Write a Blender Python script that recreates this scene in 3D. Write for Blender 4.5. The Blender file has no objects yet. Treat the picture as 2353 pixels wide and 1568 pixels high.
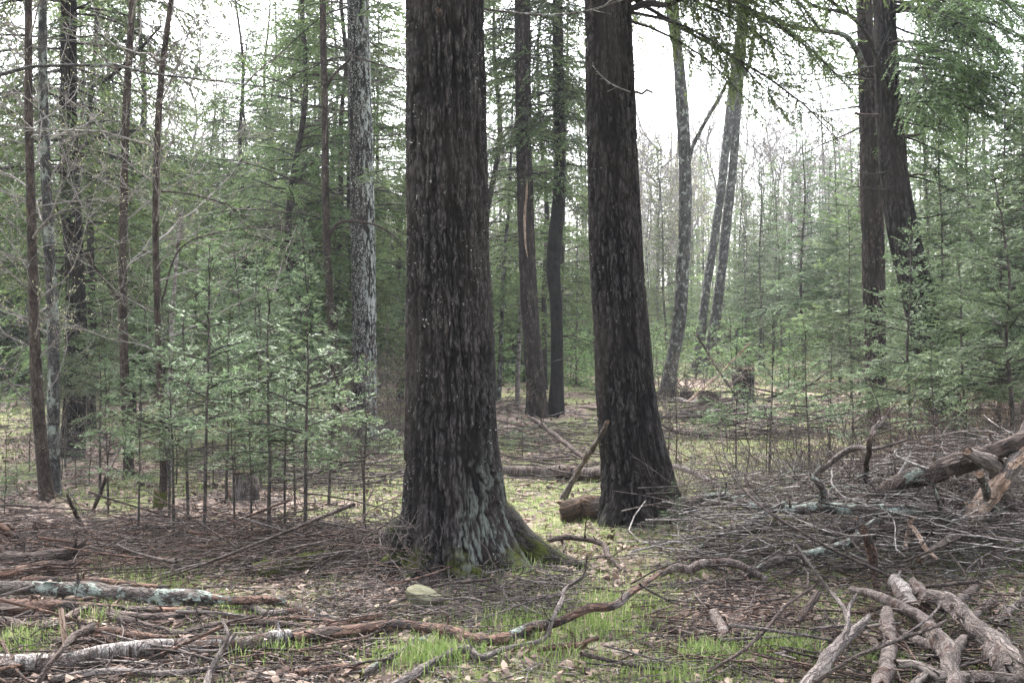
import bpy, math
import numpy as np

sc = bpy.context.scene
RAD = math.radians

# ------------------------------------------------------------------ camera
IW, IH, F, HOR, EYE = 2352.0, 1568.0, 2522.0, 790.0, 1.6
PITCH = math.atan((HOR - IH / 2) / F)
cam = bpy.data.objects.new("camera", bpy.data.cameras.new("camera"))
sc.collection.objects.link(cam)
cam.location = (0, 0, EYE)
cam.rotation_euler = (math.pi / 2 + PITCH, 0, 0)
cam.data.sensor_width = 36.0
cam.data.lens = F / IW * 36.0
cam.data.clip_start = 0.1
cam.data.clip_end = 2000
sc.camera = cam

# ------------------------------------------------------------------ sky, sun, exposure
SUN_EL, SUN_AZ = 56.0, 345.0
world = bpy.data.worlds.new("World")
sc.world = world
world.use_nodes = True
wt = world.node_tree
wt.nodes.clear()
sky = wt.nodes.new("ShaderNodeTexSky")
sky.sky_type = 'NISHITA'
sky.sun_disc = False
sky.sun_elevation = RAD(SUN_EL)
sky.sun_rotation = RAD(SUN_AZ)
sky.air_density = 1.0
sky.dust_density = 4.0
hsv = wt.nodes.new("ShaderNodeHueSaturation")
hsv.inputs['Saturation'].default_value = 0.4
bg = wt.nodes.new("ShaderNodeBackground")
bg.inputs['Strength'].default_value = 0.15
wo = wt.nodes.new("ShaderNodeOutputWorld")
wt.links.new(sky.outputs[0], hsv.inputs['Color'])
wt.links.new(hsv.outputs[0], bg.inputs['Color'])
wt.links.new(bg.outputs[0], wo.inputs['Surface'])
sl = bpy.data.lights.new("sun", 'SUN')
sl.energy = 1.5
sl.angle = RAD(25)
sl.color = (1.0, 0.98, 0.95)
sun = bpy.data.objects.new("sun", sl)
sc.collection.objects.link(sun)
sun.rotation_euler = (RAD(90 - SUN_EL), 0, RAD(180 - SUN_AZ))
sc.view_settings.view_transform = 'Standard'
sc.view_settings.look = 'None'
sc.view_settings.exposure = 2.85
sc.view_settings.gamma = 1.0
sc.cycles.max_bounces = 6
sc.cycles.diffuse_bounces = 3
sc.cycles.transparent_max_bounces = 4
sc.cycles.volume_bounces = 0
sc.cycles.use_adaptive_sampling = True
sc.cycles.use_denoising = True

# ------------------------------------------------------------------ numpy helpers
def rnd(seed):
    return np.random.default_rng(seed)

def hash01(ix, iy, iz, seed):
    ix = np.asarray(ix).astype(np.int64); iy = np.asarray(iy).astype(np.int64); iz = np.asarray(iz).astype(np.int64)
    h = (ix * 0x9E3779B1) ^ (iy * 0x85EBCA77) ^ (iz * 0xC2B2AE3D) ^ (seed * 0x27D4EB2F + 0x165667B1)
    h = (h & 0xFFFFFFFF)
    h ^= h >> 15
    h = (h * 0x2C1B3C6D) & 0xFFFFFFFF
    h ^= h >> 12
    h = (h * 0x297A2D39) & 0xFFFFFFFF
    h ^= h >> 15
    return h / 4294967296.0

def vnoise(x, y, z, seed=0):
    x, y, z = np.broadcast_arrays(np.asarray(x, float), np.asarray(y, float), np.asarray(z, float))
    xi, yi, zi = np.floor(x), np.floor(y), np.floor(z)
    fx, fy, fz = x - xi, y - yi, z - zi
    fx = fx * fx * (3 - 2 * fx); fy = fy * fy * (3 - 2 * fy); fz = fz * fz * (3 - 2 * fz)
    r = 0
    for a in (0, 1):
        for b in (0, 1):
            for c in (0, 1):
                w = (fx if a else 1 - fx) * (fy if b else 1 - fy) * (fz if c else 1 - fz)
                r = r + w * hash01(xi + a, yi + b, zi + c, seed)
    return r * 2 - 1

def fbm(x, y, z=0.0, seed=0, oct=3):
    s, a, r = 1.0, 1.0, 0
    for k in range(oct):
        r = r + a * vnoise(np.asarray(x) * s, np.asarray(y) * s, np.asarray(z) * s, seed + k)
        s *= 2.03; a *= 0.5
    return r

def sstep(a, b, x):
    t = np.clip((x - a) / (b - a), 0, 1)
    return t * t * (3 - 2 * t)

def norm(v):
    return v / np.maximum(np.linalg.norm(v, axis=-1, keepdims=True), 1e-9)

def hermite(t0, V, t):
    """smooth interpolation of rows V at knots t0"""
    t0 = np.asarray(t0, float); V = np.asarray(V, float)
    m = np.gradient(V, t0, axis=0) if len(t0) > 2 else np.tile((V[-1] - V[0]) / (t0[-1] - t0[0]), (len(t0), 1))
    i = np.clip(np.searchsorted(t0, t, side='right') - 1, 0, len(t0) - 2)
    h = (t0[i + 1] - t0[i])[:, None]
    s = ((t - t0[i]) / (t0[i + 1] - t0[i]))[:, None]
    return ((2 * s**3 - 3 * s**2 + 1) * V[i] + (s**3 - 2 * s**2 + s) * h * m[i]
            + (-2 * s**3 + 3 * s**2) * V[i + 1] + (s**3 - s**2) * h * m[i + 1])

# ------------------------------------------------------------------ terrain and pixel -> place
MOUNDS = [(-1.9, 9.0, 1.1, 0.7, .12), (3.2, 8.6, 1.5, 1.1, .34), (4.5, 9.2, 1.1, 1.0, .26), (3.2, 6.4, .8, .7, .08), (-.55, 8.15, .7, .6, .07), (1.1, 9.9, .7, .6, .06)]

def terrain(x, y):
    x = np.asarray(x, float); y = np.asarray(y, float)
    h = 0.05 * fbm(x * .55, y * .55, 0, 3, 3) + 0.07 * vnoise(x * .13, y * .13, 0, 9)
    for mx, my, sx, sy, a in MOUNDS:
        h = h + a * np.exp(-((x - mx) / sx) ** 2 - ((y - my) / sy) ** 2)
    h = h + 0.016 * np.maximum(0, y - 18)
    d = np.hypot(x, y)
    h = h + 0.03 * np.maximum(0, x - 4) * sstep(6, 14, y)
    h = h + sstep(75, 200, d) * 16 * (0.75 + 0.5 * vnoise(x * .012, y * .012, 0, 5)) * sstep(20, 60, y)
    return h

def ray(px, py):
    dx, dz = (px - IW / 2) / F, -(py - IH / 2) / F
    c, s = math.cos(PITCH), math.sin(PITCH)
    return np.array([dx, c - s * dz, s + c * dz])

_TS = np.concatenate([np.arange(2.0, 30, .02), np.arange(30, 120, .1)])
def at(px, py, lift=0.0):
    d = ray(px, py)
    g = EYE + d[2] * _TS - (terrain(d[0] * _TS, d[1] * _TS) + lift)
    k = np.argmax(g < 0)
    if g[k] >= 0: k = len(_TS) - 1
    if k > 0:
        a = g[k - 1] / max(g[k - 1] - g[k], 1e-9)
        t = _TS[k - 1] + a * (_TS[k] - _TS[k - 1])
    else: t = _TS[0]
    return np.array([0, 0, EYE]) + d * t

def on_depth(px, py, Y):
    d = ray(px, py)
    return np.array([0, 0, EYE]) + d * (Y / d[1])

# ------------------------------------------------------------------ materials
class Mat:
    def __init__(s, name):
        s.m = bpy.data.materials.new(name); s.m.use_nodes = True
        s.t = s.m.node_tree; s.t.nodes.clear()
    def n(s, typ, props=None, **inp):
        nd = s.t.nodes.new(typ)
        for k, v in (props or {}).items(): setattr(nd, k, v)
        for k, v in inp.items():
            key = int(k[1:]) if k[0] == 'i' and k[1:].isdigit() else k.replace('_', ' ')
            s.set(nd.inputs[key], v)
        return nd
    def set(s, sock, v):
        if isinstance(v, bpy.types.NodeSocket): s.t.links.new(v, sock)
        elif isinstance(v, (tuple, list)) and len(v) == 3 and sock.type == 'RGBA': sock.default_value = (*v, 1)
        else: sock.default_value = v
    def attr(s, name, out='Fac'):
        return s.n('ShaderNodeAttribute', {'attribute_name': name}).outputs[out]
    def vec(s, v, scale):
        return s.n('ShaderNodeVectorMath', {'operation': 'MULTIPLY'}, i0=v, i1=scale).outputs[0]
    def noise(s, v, scale, detail=3, rough=.55):
        return s.n('ShaderNodeTexNoise', None, Vector=v, Scale=scale, Detail=detail, Roughness=rough).outputs['Fac']
    def voro(s, v, scale, feat='F1', out='Distance'):
        return s.n('ShaderNodeTexVoronoi', {'feature': feat}, Vector=v, Scale=scale).outputs[out]
    def ramp(s, f, stops):
        r = s.n('ShaderNodeValToRGB', None, Fac=f)
        e = r.color_ramp.elements
        while len(e) < len(stops): e.new(0.5)
        for el, (p, c) in zip(e, stops):
            el.position = p; el.color = (*c, 1) if isinstance(c, (tuple, list)) else (c, c, c, 1)
        return r.outputs[0]
    def math(s, op, a, b=0.0, c=0.0):
        nd = s.n('ShaderNodeMath', {'operation': op, 'use_clamp': op in ('ADD_C',)}, i0=a, i1=b)
        s.set(nd.inputs[2], c)
        return nd.outputs[0]
    def map(s, v, a, b, c=0.0, d=1.0):
        nd = s.n('ShaderNodeMapRange', {'interpolation_type': 'SMOOTHSTEP'}, i0=v, i1=a, i2=b, i3=c, i4=d)
        return nd.outputs[0]
    def mix(s, f, a, b, mode='MIX'):
        nd = s.n('ShaderNodeMix', {'data_type': 'RGBA', 'blend_type': mode})
        s.set(nd.inputs[0], f); s.set(nd.inputs[6], a); s.set(nd.inputs[7], b)
        return nd.outputs[2]
    def bump(s, h, strength=.6, dist=.01, normal=None):
        nd = s.n('ShaderNodeBump', None, Strength=strength, Distance=dist, Height=h)
        if normal is not None: s.set(nd.inputs['Normal'], normal)
        return nd.outputs[0]
    def out(s, col, rough=.9, normal=None, spec=.2, trans=None):
        b = s.n('ShaderNodeBsdfPrincipled', None, Base_Color=col, Roughness=rough)
        b.inputs['Specular IOR Level'].default_value = spec
        if normal is not None: s.set(b.inputs['Normal'], normal)
        sh = b.outputs[0]
        if trans:
            t = s.n('ShaderNodeBsdfTranslucent', None, Color=trans[1])
            m = s.n('ShaderNodeMixShader', None, i0=trans[0], i1=sh, i2=t.outputs[0])
            sh = m.outputs[0]
        s.n('ShaderNodeOutputMaterial', None, Surface=sh)
        return s.m

def bark_deep(name, furrow, ridge, fleck=.0, lichen_top=0.0, moss_top=0.0, lichen=(.15, .165, .142)):
    """furrowed bark: attribute tint = ridge height of the mesh, bk = unrolled trunk coordinate"""
    m = Mat(name); bk = m.attr('bk', 'Vector'); rid = m.attr('tint')
    fine = m.noise(m.vec(bk, (80, 80, 26)), 1.0, 5, .7)
    big = m.noise(m.vec(bk, (3, 3, 1.2)), 1.0, 3)
    mid = m.noise(m.vec(bk, (34, 34, 13)), 1.0, 4, .7)
    f = m.math('ADD', m.math('MULTIPLY', rid, .72), m.math('ADD', m.math('MULTIPLY', m.map(fine, .3, .7), .16), m.math('MULTIPLY', m.map(mid, .36, .66), .20)))
    col = m.ramp(f, [(.18, furrow), (.60, tuple((a * .7 + b * .3) for a, b in zip(furrow, ridge))), (.84, ridge), (1.0, tuple(x * 2.7 for x in ridge))])  # weathered grey ridges; furrow shade is put into the base colour too
    col = m.mix(m.map(big, .4, .7), col, m.mix(.5, col, (.045, .034, .03)), 'MIX')
    sp = m.noise(m.vec(bk, (75, 75, 38)), 1.0, 3, .6)
    spn = m.noise(bk, 2.6, 3)
    spm = m.math('MULTIPLY', m.map(sp, .66 - fleck * .5, .72 - fleck * .5), m.map(spn, .50 - fleck, .62 - fleck))
    col = m.mix(m.math('MULTIPLY', spm, m.map(rid, .35, .7)), col, (.33, .33, .30))
    z = m.n('ShaderNodeSeparateXYZ', None, Vector=bk).outputs
    if lichen_top:
        ln = m.noise(m.vec(bk, (16, 16, 3.2)), 1.0, 5, .68)
        side = m.map(z[0], -.05, .16)
        k = m.math('MULTIPLY', m.map(m.math('ADD', z[2], m.math('MULTIPLY', ln, .9)), lichen_top + .55, lichen_top - .1), m.map(rid, .3, .75))
        k = m.math('MULTIPLY', m.math('MULTIPLY', k, side), m.map(ln, .46, .57))
        col = m.mix(m.math('MULTIPLY', k, .85), col, lichen)
    if moss_top:
        mn = m.noise(bk, 6, 4, .65)
        k = m.map(m.math('ADD', z[2], m.math('MULTIPLY', mn, -.5)), moss_top - .22, moss_top - .42)
        k = m.math('MULTIPLY', k, m.map(mn, .46, .6))
        col = m.mix(k, col, m.ramp(m.noise(bk, 40, 2), [(.3, (.025, .032, .005)), (.7, (.075, .085, .012))]))
    nrm = m.bump(m.math('ADD', fine, m.math('MULTIPLY', sp, .3)), .9, .012)
    return m.out(col, .93, nrm, .15)

def bark_plain(name, c0, c1, lichen=None, amount=.5, scale=7, moss=None, moss_amount=.0, bands=None, stretch=.35):
    m = Mat(name); bk = m.attr('bk', 'Vector')
    n1 = m.noise(m.vec(bk, (34, 34, 34 * stretch)), 1.0, 5, .65)
    n2 = m.noise(m.vec(bk, (5, 5, 3)), 1.0, 3)
    n3 = m.noise(m.vec(bk, (12, 12, 12 * max(stretch, .3) ** .7)), 1.0, 5, .7)
    cr = m.voro(m.vec(m.n('ShaderNodeVectorMath', {'operation': 'ADD'}, i0=bk, i1=m.vec(m.n('ShaderNodeTexNoise', None, Vector=bk, Scale=30.0).outputs['Color'], (.04, .04, .04))).outputs[0], (38, 38, 38 * stretch)), 1.0, 'DISTANCE_TO_EDGE')
    col = m.ramp(m.math('ADD', m.math('MULTIPLY', n1, .55), m.math('MULTIPLY', n2, .45)), [(.36, c0), (.62, c1)])
    col = m.mix(m.map(n3, .50, .60, 0, .75), col, tuple(x * .45 for x in c0))
    col = m.mix(m.map(n3, .44, .36, 0, .6), col, tuple(min(.8, x * 1.35) for x in c1))
    col = m.mix(m.map(cr, .10, .02, 0, .7), col, tuple(x * .35 for x in c0))
    if bands:
        bn = m.noise(m.vec(bk, (7, 7, 60)), 1.0, 4, .6)
        bb = m.noise(m.vec(bk, (4, 4, 9)), 1.0, 3, .6)
        k = m.math('MAXIMUM', m.map(bn, .54, .6), m.map(bb, .54, .62))
        col = m.mix(k, col, bands)
    if lichen:
        w = m.noise(bk, scale * 2.5, 4, .7)
        ln = m.noise(m.vec(bk, (1, 1, .7)), scale, 5, .68)
        k = m.math('MULTIPLY', m.map(ln, 1 - amount - .02, 1 - amount + .05), m.map(w, .38, .5))
        col = m.mix(k, col, m.ramp(w, [(.4, tuple(x * .75 for x in lichen)), (.65, lichen)]))
    if moss:
        mn = m.noise(m.vec(bk, (3, 3, 1.3)), 1.0, 5, .7)
        col = m.mix(m.map(mn, 1 - moss_amount - .03, 1 - moss_amount + .08), col, moss)
    nrm = m.bump(m.math('ADD', m.math('ADD', n1, n3), m.map(cr, 0, .15, 0, .5)), 1.0, .012)
    return m.out(col, .9, nrm, .2)

M = {}
M['hemlock'] = bark_deep('hemlock_bark', (.003, .0027, .0025), (.0265, .0235, .022), fleck=.04, lichen_top=1.0, moss_top=.26)
M['hemlock2'] = bark_deep('dark_hemlock_bark', (.0028, .0024, .0022), (.0235, .021, .0196), fleck=.0, lichen_top=.35)
M['hemlock3'] = bark_deep('brown_hemlock_bark', (.008, .006, .0055), (.042, .032, .029), fleck=.02)
M['lichen_bark'] = bark_plain('lichen_bark', (.03, .026, .024), (.085, .075, .068), (.34, .36, .32), .47, 11)
M['ash_bark'] = bark_plain('pale_grey_bark', (.035, .031, .028), (.105, .098, .092), (.25, .265, .225), .45, 7)
M['brown_bark'] = bark_plain('brown_sapling_bark', (.025, .017, .013), (.082, .062, .05), (.3, .3, .26), .34, 9, (.09, .085, .02), .40)
M['grey_bark'] = bark_plain('grey_sapling_bark', (.03, .027, .025), (.10, .094, .088), (.24, .265, .225), .47, 6)
M['black_bark'] = bark_plain('black_bark', (.006, .005, .0045), (.022, .0185, .0165), (.2, .21, .18), .3, 8)
M['fir_bark'] = bark_plain('fir_bark', (.045, .038, .032), (.12, .10, .088), (.3, .31, .28), .36, 12)
M['birch'] = bark_plain('birch_bark', (.17, .14, .125), (.46, .42, .39), (.22, .25, .22), .38, 9, bands=(.06, .042, .034), stretch=3)
M['pink_birch'] = bark_plain('weathered_birch_bark', (.10, .078, .066), (.25, .208, .188), (.08, .055, .045), .43, 8, bands=(.075, .045, .035), stretch=3)
M['red_wood'] = bark_plain('barkless_red_wood', (.045, .026, .02), (.20, .122, .09), (.032, .027, .025), .50, 9, stretch=.08)
M['grey_wood'] = bark_plain('grey_dead_wood', (.07, .056, .05), (.20, .17, .155), (.05, .04, .036), .42, 7, stretch=.1)
M['dark_wood'] = bark_plain('dark_dead_wood', (.035, .025, .021), (.11, .082, .07), (.24, .22, .2), .33, 14, stretch=.15)
M['lichen_wood'] = bark_plain('lichen_dead_wood', (.04, .032, .028), (.115, .094, .083), (.23, .262, .225), .50, 9, stretch=.3)
M['pale_wood'] = bark_plain('splintered_pale_wood', (.24, .15, .10), (.50, .38, .30), (.15, .08, .06), .38, 5, stretch=.06)
M['tan_wood'] = bark_plain('tan_driftwood', (.065, .051, .043), (.205, .17, .15), (.08, .06, .05), .40, 6, stretch=.08)
M['moss_wood'] = bark_plain('moss_covered_wood', (.04, .03, .02), (.09, .07, .05), (.045, .05, .012), .5, 12, (.055, .064, .010), .58)
M['end_wood'] = bark_plain('broken_end_wood', (.06, .035, .024), (.17, .11, .075), stretch=1)
M['rot'] = bark_plain('rotten_wood', (.02, .013, .009), (.125, .078, .05), stretch=.12)
M['twig'] = bark_plain('twig_bark', (.07, .055, .05), (.19, .16, .145), stretch=.4)
M['twig_dark'] = bark_plain('dark_twig_bark', (.035, .026, .022), (.10, .078, .068), stretch=.4)
M['red_twig'] = bark_plain('reddish_twig_bark', (.05, .03, .024), (.15, .098, .078), stretch=.4)
M['limb'] = bark_plain('conifer_limb_bark', (.018, .015, .013), (.058, .05, .043), stretch=.4)
M['pale_twig'] = bark_plain('pale_twig_bark', (.16, .14, .125), (.33, .30, .28), stretch=.4)

M['lichen_deep'] = bark_deep('speckled_bark', (.006, .0055, .005), (.036, .033, .031), fleck=.22, lichen_top=9.0, lichen=(.33, .35, .32))
M['moss_root'] = bark_plain('mossy_root_bark', (.012, .010, .008), (.05, .042, .036), (.13, .15, .12), .36, 9, (.050, .058, .010), .50)
M['root_dark'] = bark_plain('dark_root_bark', (.006, .005, .0045), (.035, .031, .028), (.12, .14, .11), .36, 10, (.05, .058, .012), .38)
M['root_bark'] = bark_plain('root_bark', (.06, .047, .038), (.13, .107, .09), (.25, .28, .23), .40, 9, (.10, .11, .016), .36)

def tinted(name, stops, trans=.3, rough=.6, spec=.25, vary=.25):
    m = Mat(name)
    t = m.attr('tint')
    oi = m.n('ShaderNodeObjectInfo').outputs['Random']
    col = m.ramp(t, stops)
    hs = m.n('ShaderNodeHueSaturation', None, Color=col)
    m.set(hs.inputs['Value'], m.map(oi, 0, 1, 1 - vary, 1 + vary))
    m.set(hs.inputs['Hue'], m.map(oi, 0, 1, .49, .515))
    c = hs.outputs[0]
    return m.out(c, rough, None, spec, (trans, c) if trans else None)

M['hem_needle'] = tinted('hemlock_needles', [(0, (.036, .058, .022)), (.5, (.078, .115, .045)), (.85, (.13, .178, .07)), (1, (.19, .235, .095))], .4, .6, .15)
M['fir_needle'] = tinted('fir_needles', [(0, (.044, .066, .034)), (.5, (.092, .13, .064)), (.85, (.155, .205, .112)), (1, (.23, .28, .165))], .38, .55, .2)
M['far_needle'] = tinted('distant_needles', [(0, (.055, .08, .036)), (.5, (.105, .14, .06)), (1, (.18, .22, .095))], .4, .6, .15)
M['light_needle'] = tinted('bright_young_needles', [(0, (.07, .12, .045)), (.5, (.12, .19, .07)), (1, (.2, .27, .1))], .4)
M['brown_needle'] = tinted('dead_brown_needles', [(0, (.09, .05, .035)), (.5, (.19, .115, .08)), (1, (.28, .19, .14))], .2)
M['bud'] = tinted('opening_buds', [(0, (.26, .25, .12)), (1, (.44, .44, .24))], .4)
M['leaf'] = tinted('fallen_leaves', [(0, (.045, .03, .023)), (.3, (.10, .067, .052)), (.6, (.18, .125, .095)), (.85, (.28, .212, .162)), (1, (.39, .315, .25))], .15, .7, vary=0)
M['grass'] = tinted('spring_grass', [(0, (.08, .115, .028)), (.45, (.15, .21, .055)), (.75, (.24, .30, .10)), (.9, (.34, .32, .17)), (1, (.40, .34, .22))], .45, .5, vary=0)

def ground_material():
    m = Mat('forest_floor')
    g = m.n('ShaderNodeNewGeometry').outputs['Position']
    n1 = m.noise(g, 26, 5, .7); n2 = m.noise(g, 2.2, 4, .6); n3 = m.noise(g, .55, 4, .6)
    v = m.voro(g, 17, 'F1', 'Color')
    vs = m.n('ShaderNodeSeparateXYZ', None, Vector=v).outputs[0]
    lit = m.ramp(m.math('ADD', m.math('MULTIPLY', vs, .5), m.math('MULTIPLY', n1, .5)),
                 [(.2, (.045, .031, .025)), (.45, (.12, .085, .07)), (.62, (.215, .165, .14)), (.85, (.34, .285, .245))])
    grs = m.ramp(n1, [(.3, (.07, .082, .028)), (.55, (.15, .18, .065)), (.75, (.27, .28, .14))])
    k = m.math('MULTIPLY', m.attr('tint'), m.map(n2, .34, .56))
    col = m.mix(m.math('MULTIPLY', k, .8), lit, grs)
    nrm = m.bump(n1, 1.0, .03)
    return m.out(col, .95, nrm, .1)
M['ground'] = ground_material()

# ------------------------------------------------------------------ mesh builder
class MB:
    def __init__(s):
        s.V, s.Fq, s.mi, s.T, s.B, s.S = [], [], [], [], [], []
        s.n = 0; s.mats = []
    def mat(s, m):
        if m not in s.mats: s.mats.append(m)
        return s.mats.index(m)
    def add(s, V, Fq, mat, tint=None, bk=None, smooth=True):
        V = np.asarray(V, np.float32).reshape(-1, 3); Fq = np.asarray(Fq, np.int64).reshape(-1, 4)
        s.V.append(V); s.Fq.append(Fq + s.n)
        mi = mat if isinstance(mat, np.ndarray) else np.full(len(Fq), s.mat(mat), np.int32)
        s.mi.append(mi)
        s.T.append(np.zeros(len(V), np.float32) if tint is None else np.broadcast_to(np.asarray(tint, np.float32), (len(V),)))
        s.B.append(V if bk is None else np.asarray(bk, np.float32))
        s.S.append(np.full(len(Fq), smooth))
        s.n += len(V)
    def mesh(s, name, origin=(0, 0, 0)):
        V = np.concatenate(s.V) - np.asarray(origin, np.float32); Q = np.concatenate(s.Fq)
        me = bpy.data.meshes.new(name)
        me.vertices.add(len(V)); me.vertices.foreach_set('co', V.ravel())
        me.loops.add(len(Q) * 4); me.loops.foreach_set('vertex_index', Q.ravel().astype(np.int32))
        me.polygons.add(len(Q))
        me.polygons.foreach_set('loop_start', np.arange(0, len(Q) * 4, 4, dtype=np.int32))
        me.polygons.foreach_set('material_index', np.concatenate(s.mi).astype(np.int32))
        me.polygons.foreach_set('use_smooth', np.concatenate(s.S))
        a = me.attributes.new('tint', 'FLOAT', 'POINT'); a.data.foreach_set('value', np.concatenate(s.T))
        b = me.attributes.new('bk', 'FLOAT_VECTOR', 'POINT'); b.data.foreach_set('vector', np.concatenate(s.B).ravel())
        for m in s.mats: me.materials.append(M[m])
        me.update()
        return me

def link(name, data, parent=None, loc=(0, 0, 0)):
    o = bpy.data.objects.new(name, data); sc.collection.objects.link(o)
    o.location = loc
    if parent: o.parent = parent
    return o

def tag(o, label=None, cat=None, group=None, kind=None):
    if label: o['label'] = label
    if cat: o['category'] = cat
    if group: o['group'] = group
    if kind: o['kind'] = kind
    return o

def ring_faces(nr, ns, off=0):
    i = np.arange(nr - 1)[:, None] * ns; j = np.arange(ns)[None, :]; k = (j + 1) % ns
    return np.stack([i + j, i + k, i + ns + k, i + ns + j], -1).reshape(-1, 4) + off

def frames(P):
    T = norm(np.gradient(P, axis=0))
    ref = np.array([0, 0, 1.0]) if abs(T[0][2]) < .8 else np.array([0, 1.0, 0])
    N = np.zeros_like(P); b = norm(np.cross(T[0], ref)); n = np.cross(b, T[0])
    for i in range(len(P)):
        n = n - T[i] * np.dot(n, T[i]); n /= max(np.linalg.norm(n), 1e-9); N[i] = n
    return T, N, np.cross(T, N)

def tube(mb, P, R, mat, sides=8, lump=.0, seed=0, jag=(0, 0), cap=None, bump_len=.15):
    """organic tube through points P; bk carries the unrolled coordinate"""
    P = np.asarray(P, float); R = np.asarray(R, float)
    T, N, B = frames(P)
    L = np.concatenate([[0], np.cumsum(np.linalg.norm(np.diff(P, axis=0), axis=1))])
    th = np.arange(sides) * 2 * math.pi / sides
    c, s = np.cos(th), np.sin(th)
    rr = np.repeat(R[:, None], sides, 1)
    if lump:
        rr = rr * (1 + lump * fbm(c[None] * 1.2 + seed * 7.1, s[None] * 1.2, L[:, None] / bump_len, seed, 4))
    V = P[:, None] + rr[..., None] * (c[None, :, None] * N[:, None] + s[None, :, None] * B[:, None])
    rg = rnd(seed + 11)
    if jag[0]: V[0] -= T[0] * (rg.random(sides) * jag[0])[:, None]
    if jag[1]: V[-1] += T[-1] * (rg.random(sides) ** 2 * jag[1])[:, None]
    bk = np.stack([rr * c, rr * s, np.repeat(L[:, None], sides, 1)], -1)
    nr = len(P)
    base = mb.n
    mb.add(V.reshape(-1, 3), ring_faces(nr, sides), mat, .5, bk.reshape(-1, 3))
    if cap:
        for end in (0, -1):
            ring = V[end]; ctr = P[end] - (T[end] * -.0 if end else 0)
            inner = ctr + (ring - ctr) * .45 + rg.normal(0, .06, ring.shape) * R[end]
            tip = np.repeat(ctr[None], sides, 0)
            VV = np.concatenate([ring, inner, tip]); FF = ring_faces(3, sides)
            if end == 0: FF = FF[:, ::-1]
            mb.add(VV, FF, cap, .5, VV * 1.0, smooth=False)

def twigs(mb, P, R, mat, sides=3):
    """many thin curves at once: P (M,K,3), R (M,K)"""
    Mn, K, _ = P.shape
    if Mn == 0: return
    T = norm(np.gradient(P, axis=1))
    d = norm(P[:, -1] - P[:, 0])
    ref = np.where(np.abs(d[:, 2:3]) < .85, np.array([[0, 0, 1.0]]), np.array([[1.0, 0, 0]]))
    A = norm(np.cross(np.repeat(ref[:, None], K, 1), T)); Bv = np.cross(T, A)
    th = np.arange(sides) * 2 * math.pi / sides
    V = P[:, :, None] + R[:, :, None, None] * (np.cos(th)[None, None, :, None] * A[:, :, None] + np.sin(th)[None, None, :, None] * Bv[:, :, None])
    f = ring_faces(K, sides)
    Fq = (f[None] + (np.arange(Mn) * K * sides)[:, None, None]).reshape(-1, 4)
    L = np.cumsum(np.concatenate([np.zeros((Mn, 1)), np.linalg.norm(np.diff(P, axis=1), axis=2)], 1), 1)
    bk = np.empty(V.shape)
    off = (np.arange(Mn) * 1.37 % 11)[:, None, None]
    bk[..., 0] = np.cos(th) * R[:, :, None] + off; bk[..., 1] = np.sin(th) * R[:, :, None]; bk[..., 2] = L[:, :, None]
    mb.add(V.reshape(-1, 3), Fq, mat, .5, bk.reshape(-1, 3))

def rhombs(b, d, ln, w, nrm):
    d = norm(d); s = norm(np.cross(d, nrm))
    ln = ln[:, None]; w = w[:, None]
    V = np.stack([b, b + d * ln * .45 + s * w * .5, b + d * ln, b + d * ln * .45 - s * w * .5], 1)
    return V

def add_rhombs(mb, V, mat, tint):
    n = len(V)
    mb.add(V.reshape(-1, 3), np.arange(n * 4).reshape(n, 4), mat, np.repeat(tint, 4), smooth=False)

# ------------------------------------------------------------------ growth helpers
def grow(rg, O, D, L, K=6, wob=.15, up=0.0):
    P = np.empty((len(O), K, 3)); P[:, 0] = O; d = norm(D)
    for k in range(1, K):
        d = norm(d + rg.normal(0, wob, d.shape) + np.array([0, 0, up]))
        P[:, k] = P[:, k - 1] + d * (L / (K - 1))[:, None]
    return P

def sprout(rg, P, per, ang=(35, 65), tr=(.2, .95), ratio=(.25, .5)):
    """side shoots on curves P"""
    Mn, K, _ = P.shape
    i = np.repeat(np.arange(Mn), per)
    t = rg.uniform(*tr, len(i)) * (K - 1)
    k = np.minimum(t.astype(int), K - 2); f = (t - k)[:, None]
    O = P[i, k] * (1 - f) + P[i, k + 1] * f
    T = norm(P[i, k + 1] - P[i, k])
    r = rg.normal(size=T.shape); perp = norm(r - T * np.sum(r * T, 1, keepdims=True))
    a = np.radians(rg.uniform(*ang, len(i)))[:, None]
    D = T * np.cos(a) + perp * np.sin(a)
    Lp = np.linalg.norm(np.diff(P, axis=1), axis=2).sum(1)[i]
    L = Lp * rg.uniform(*ratio, len(i)) * (1.15 - .6 * t / (K - 1))
    return O, D, L, t / (K - 1), i

def taper(r0, r1, K):
    t = np.linspace(0, 1, K)
    return np.asarray(r0)[:, None] * (1 - t) + np.asarray(r1)[:, None] * t

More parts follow.
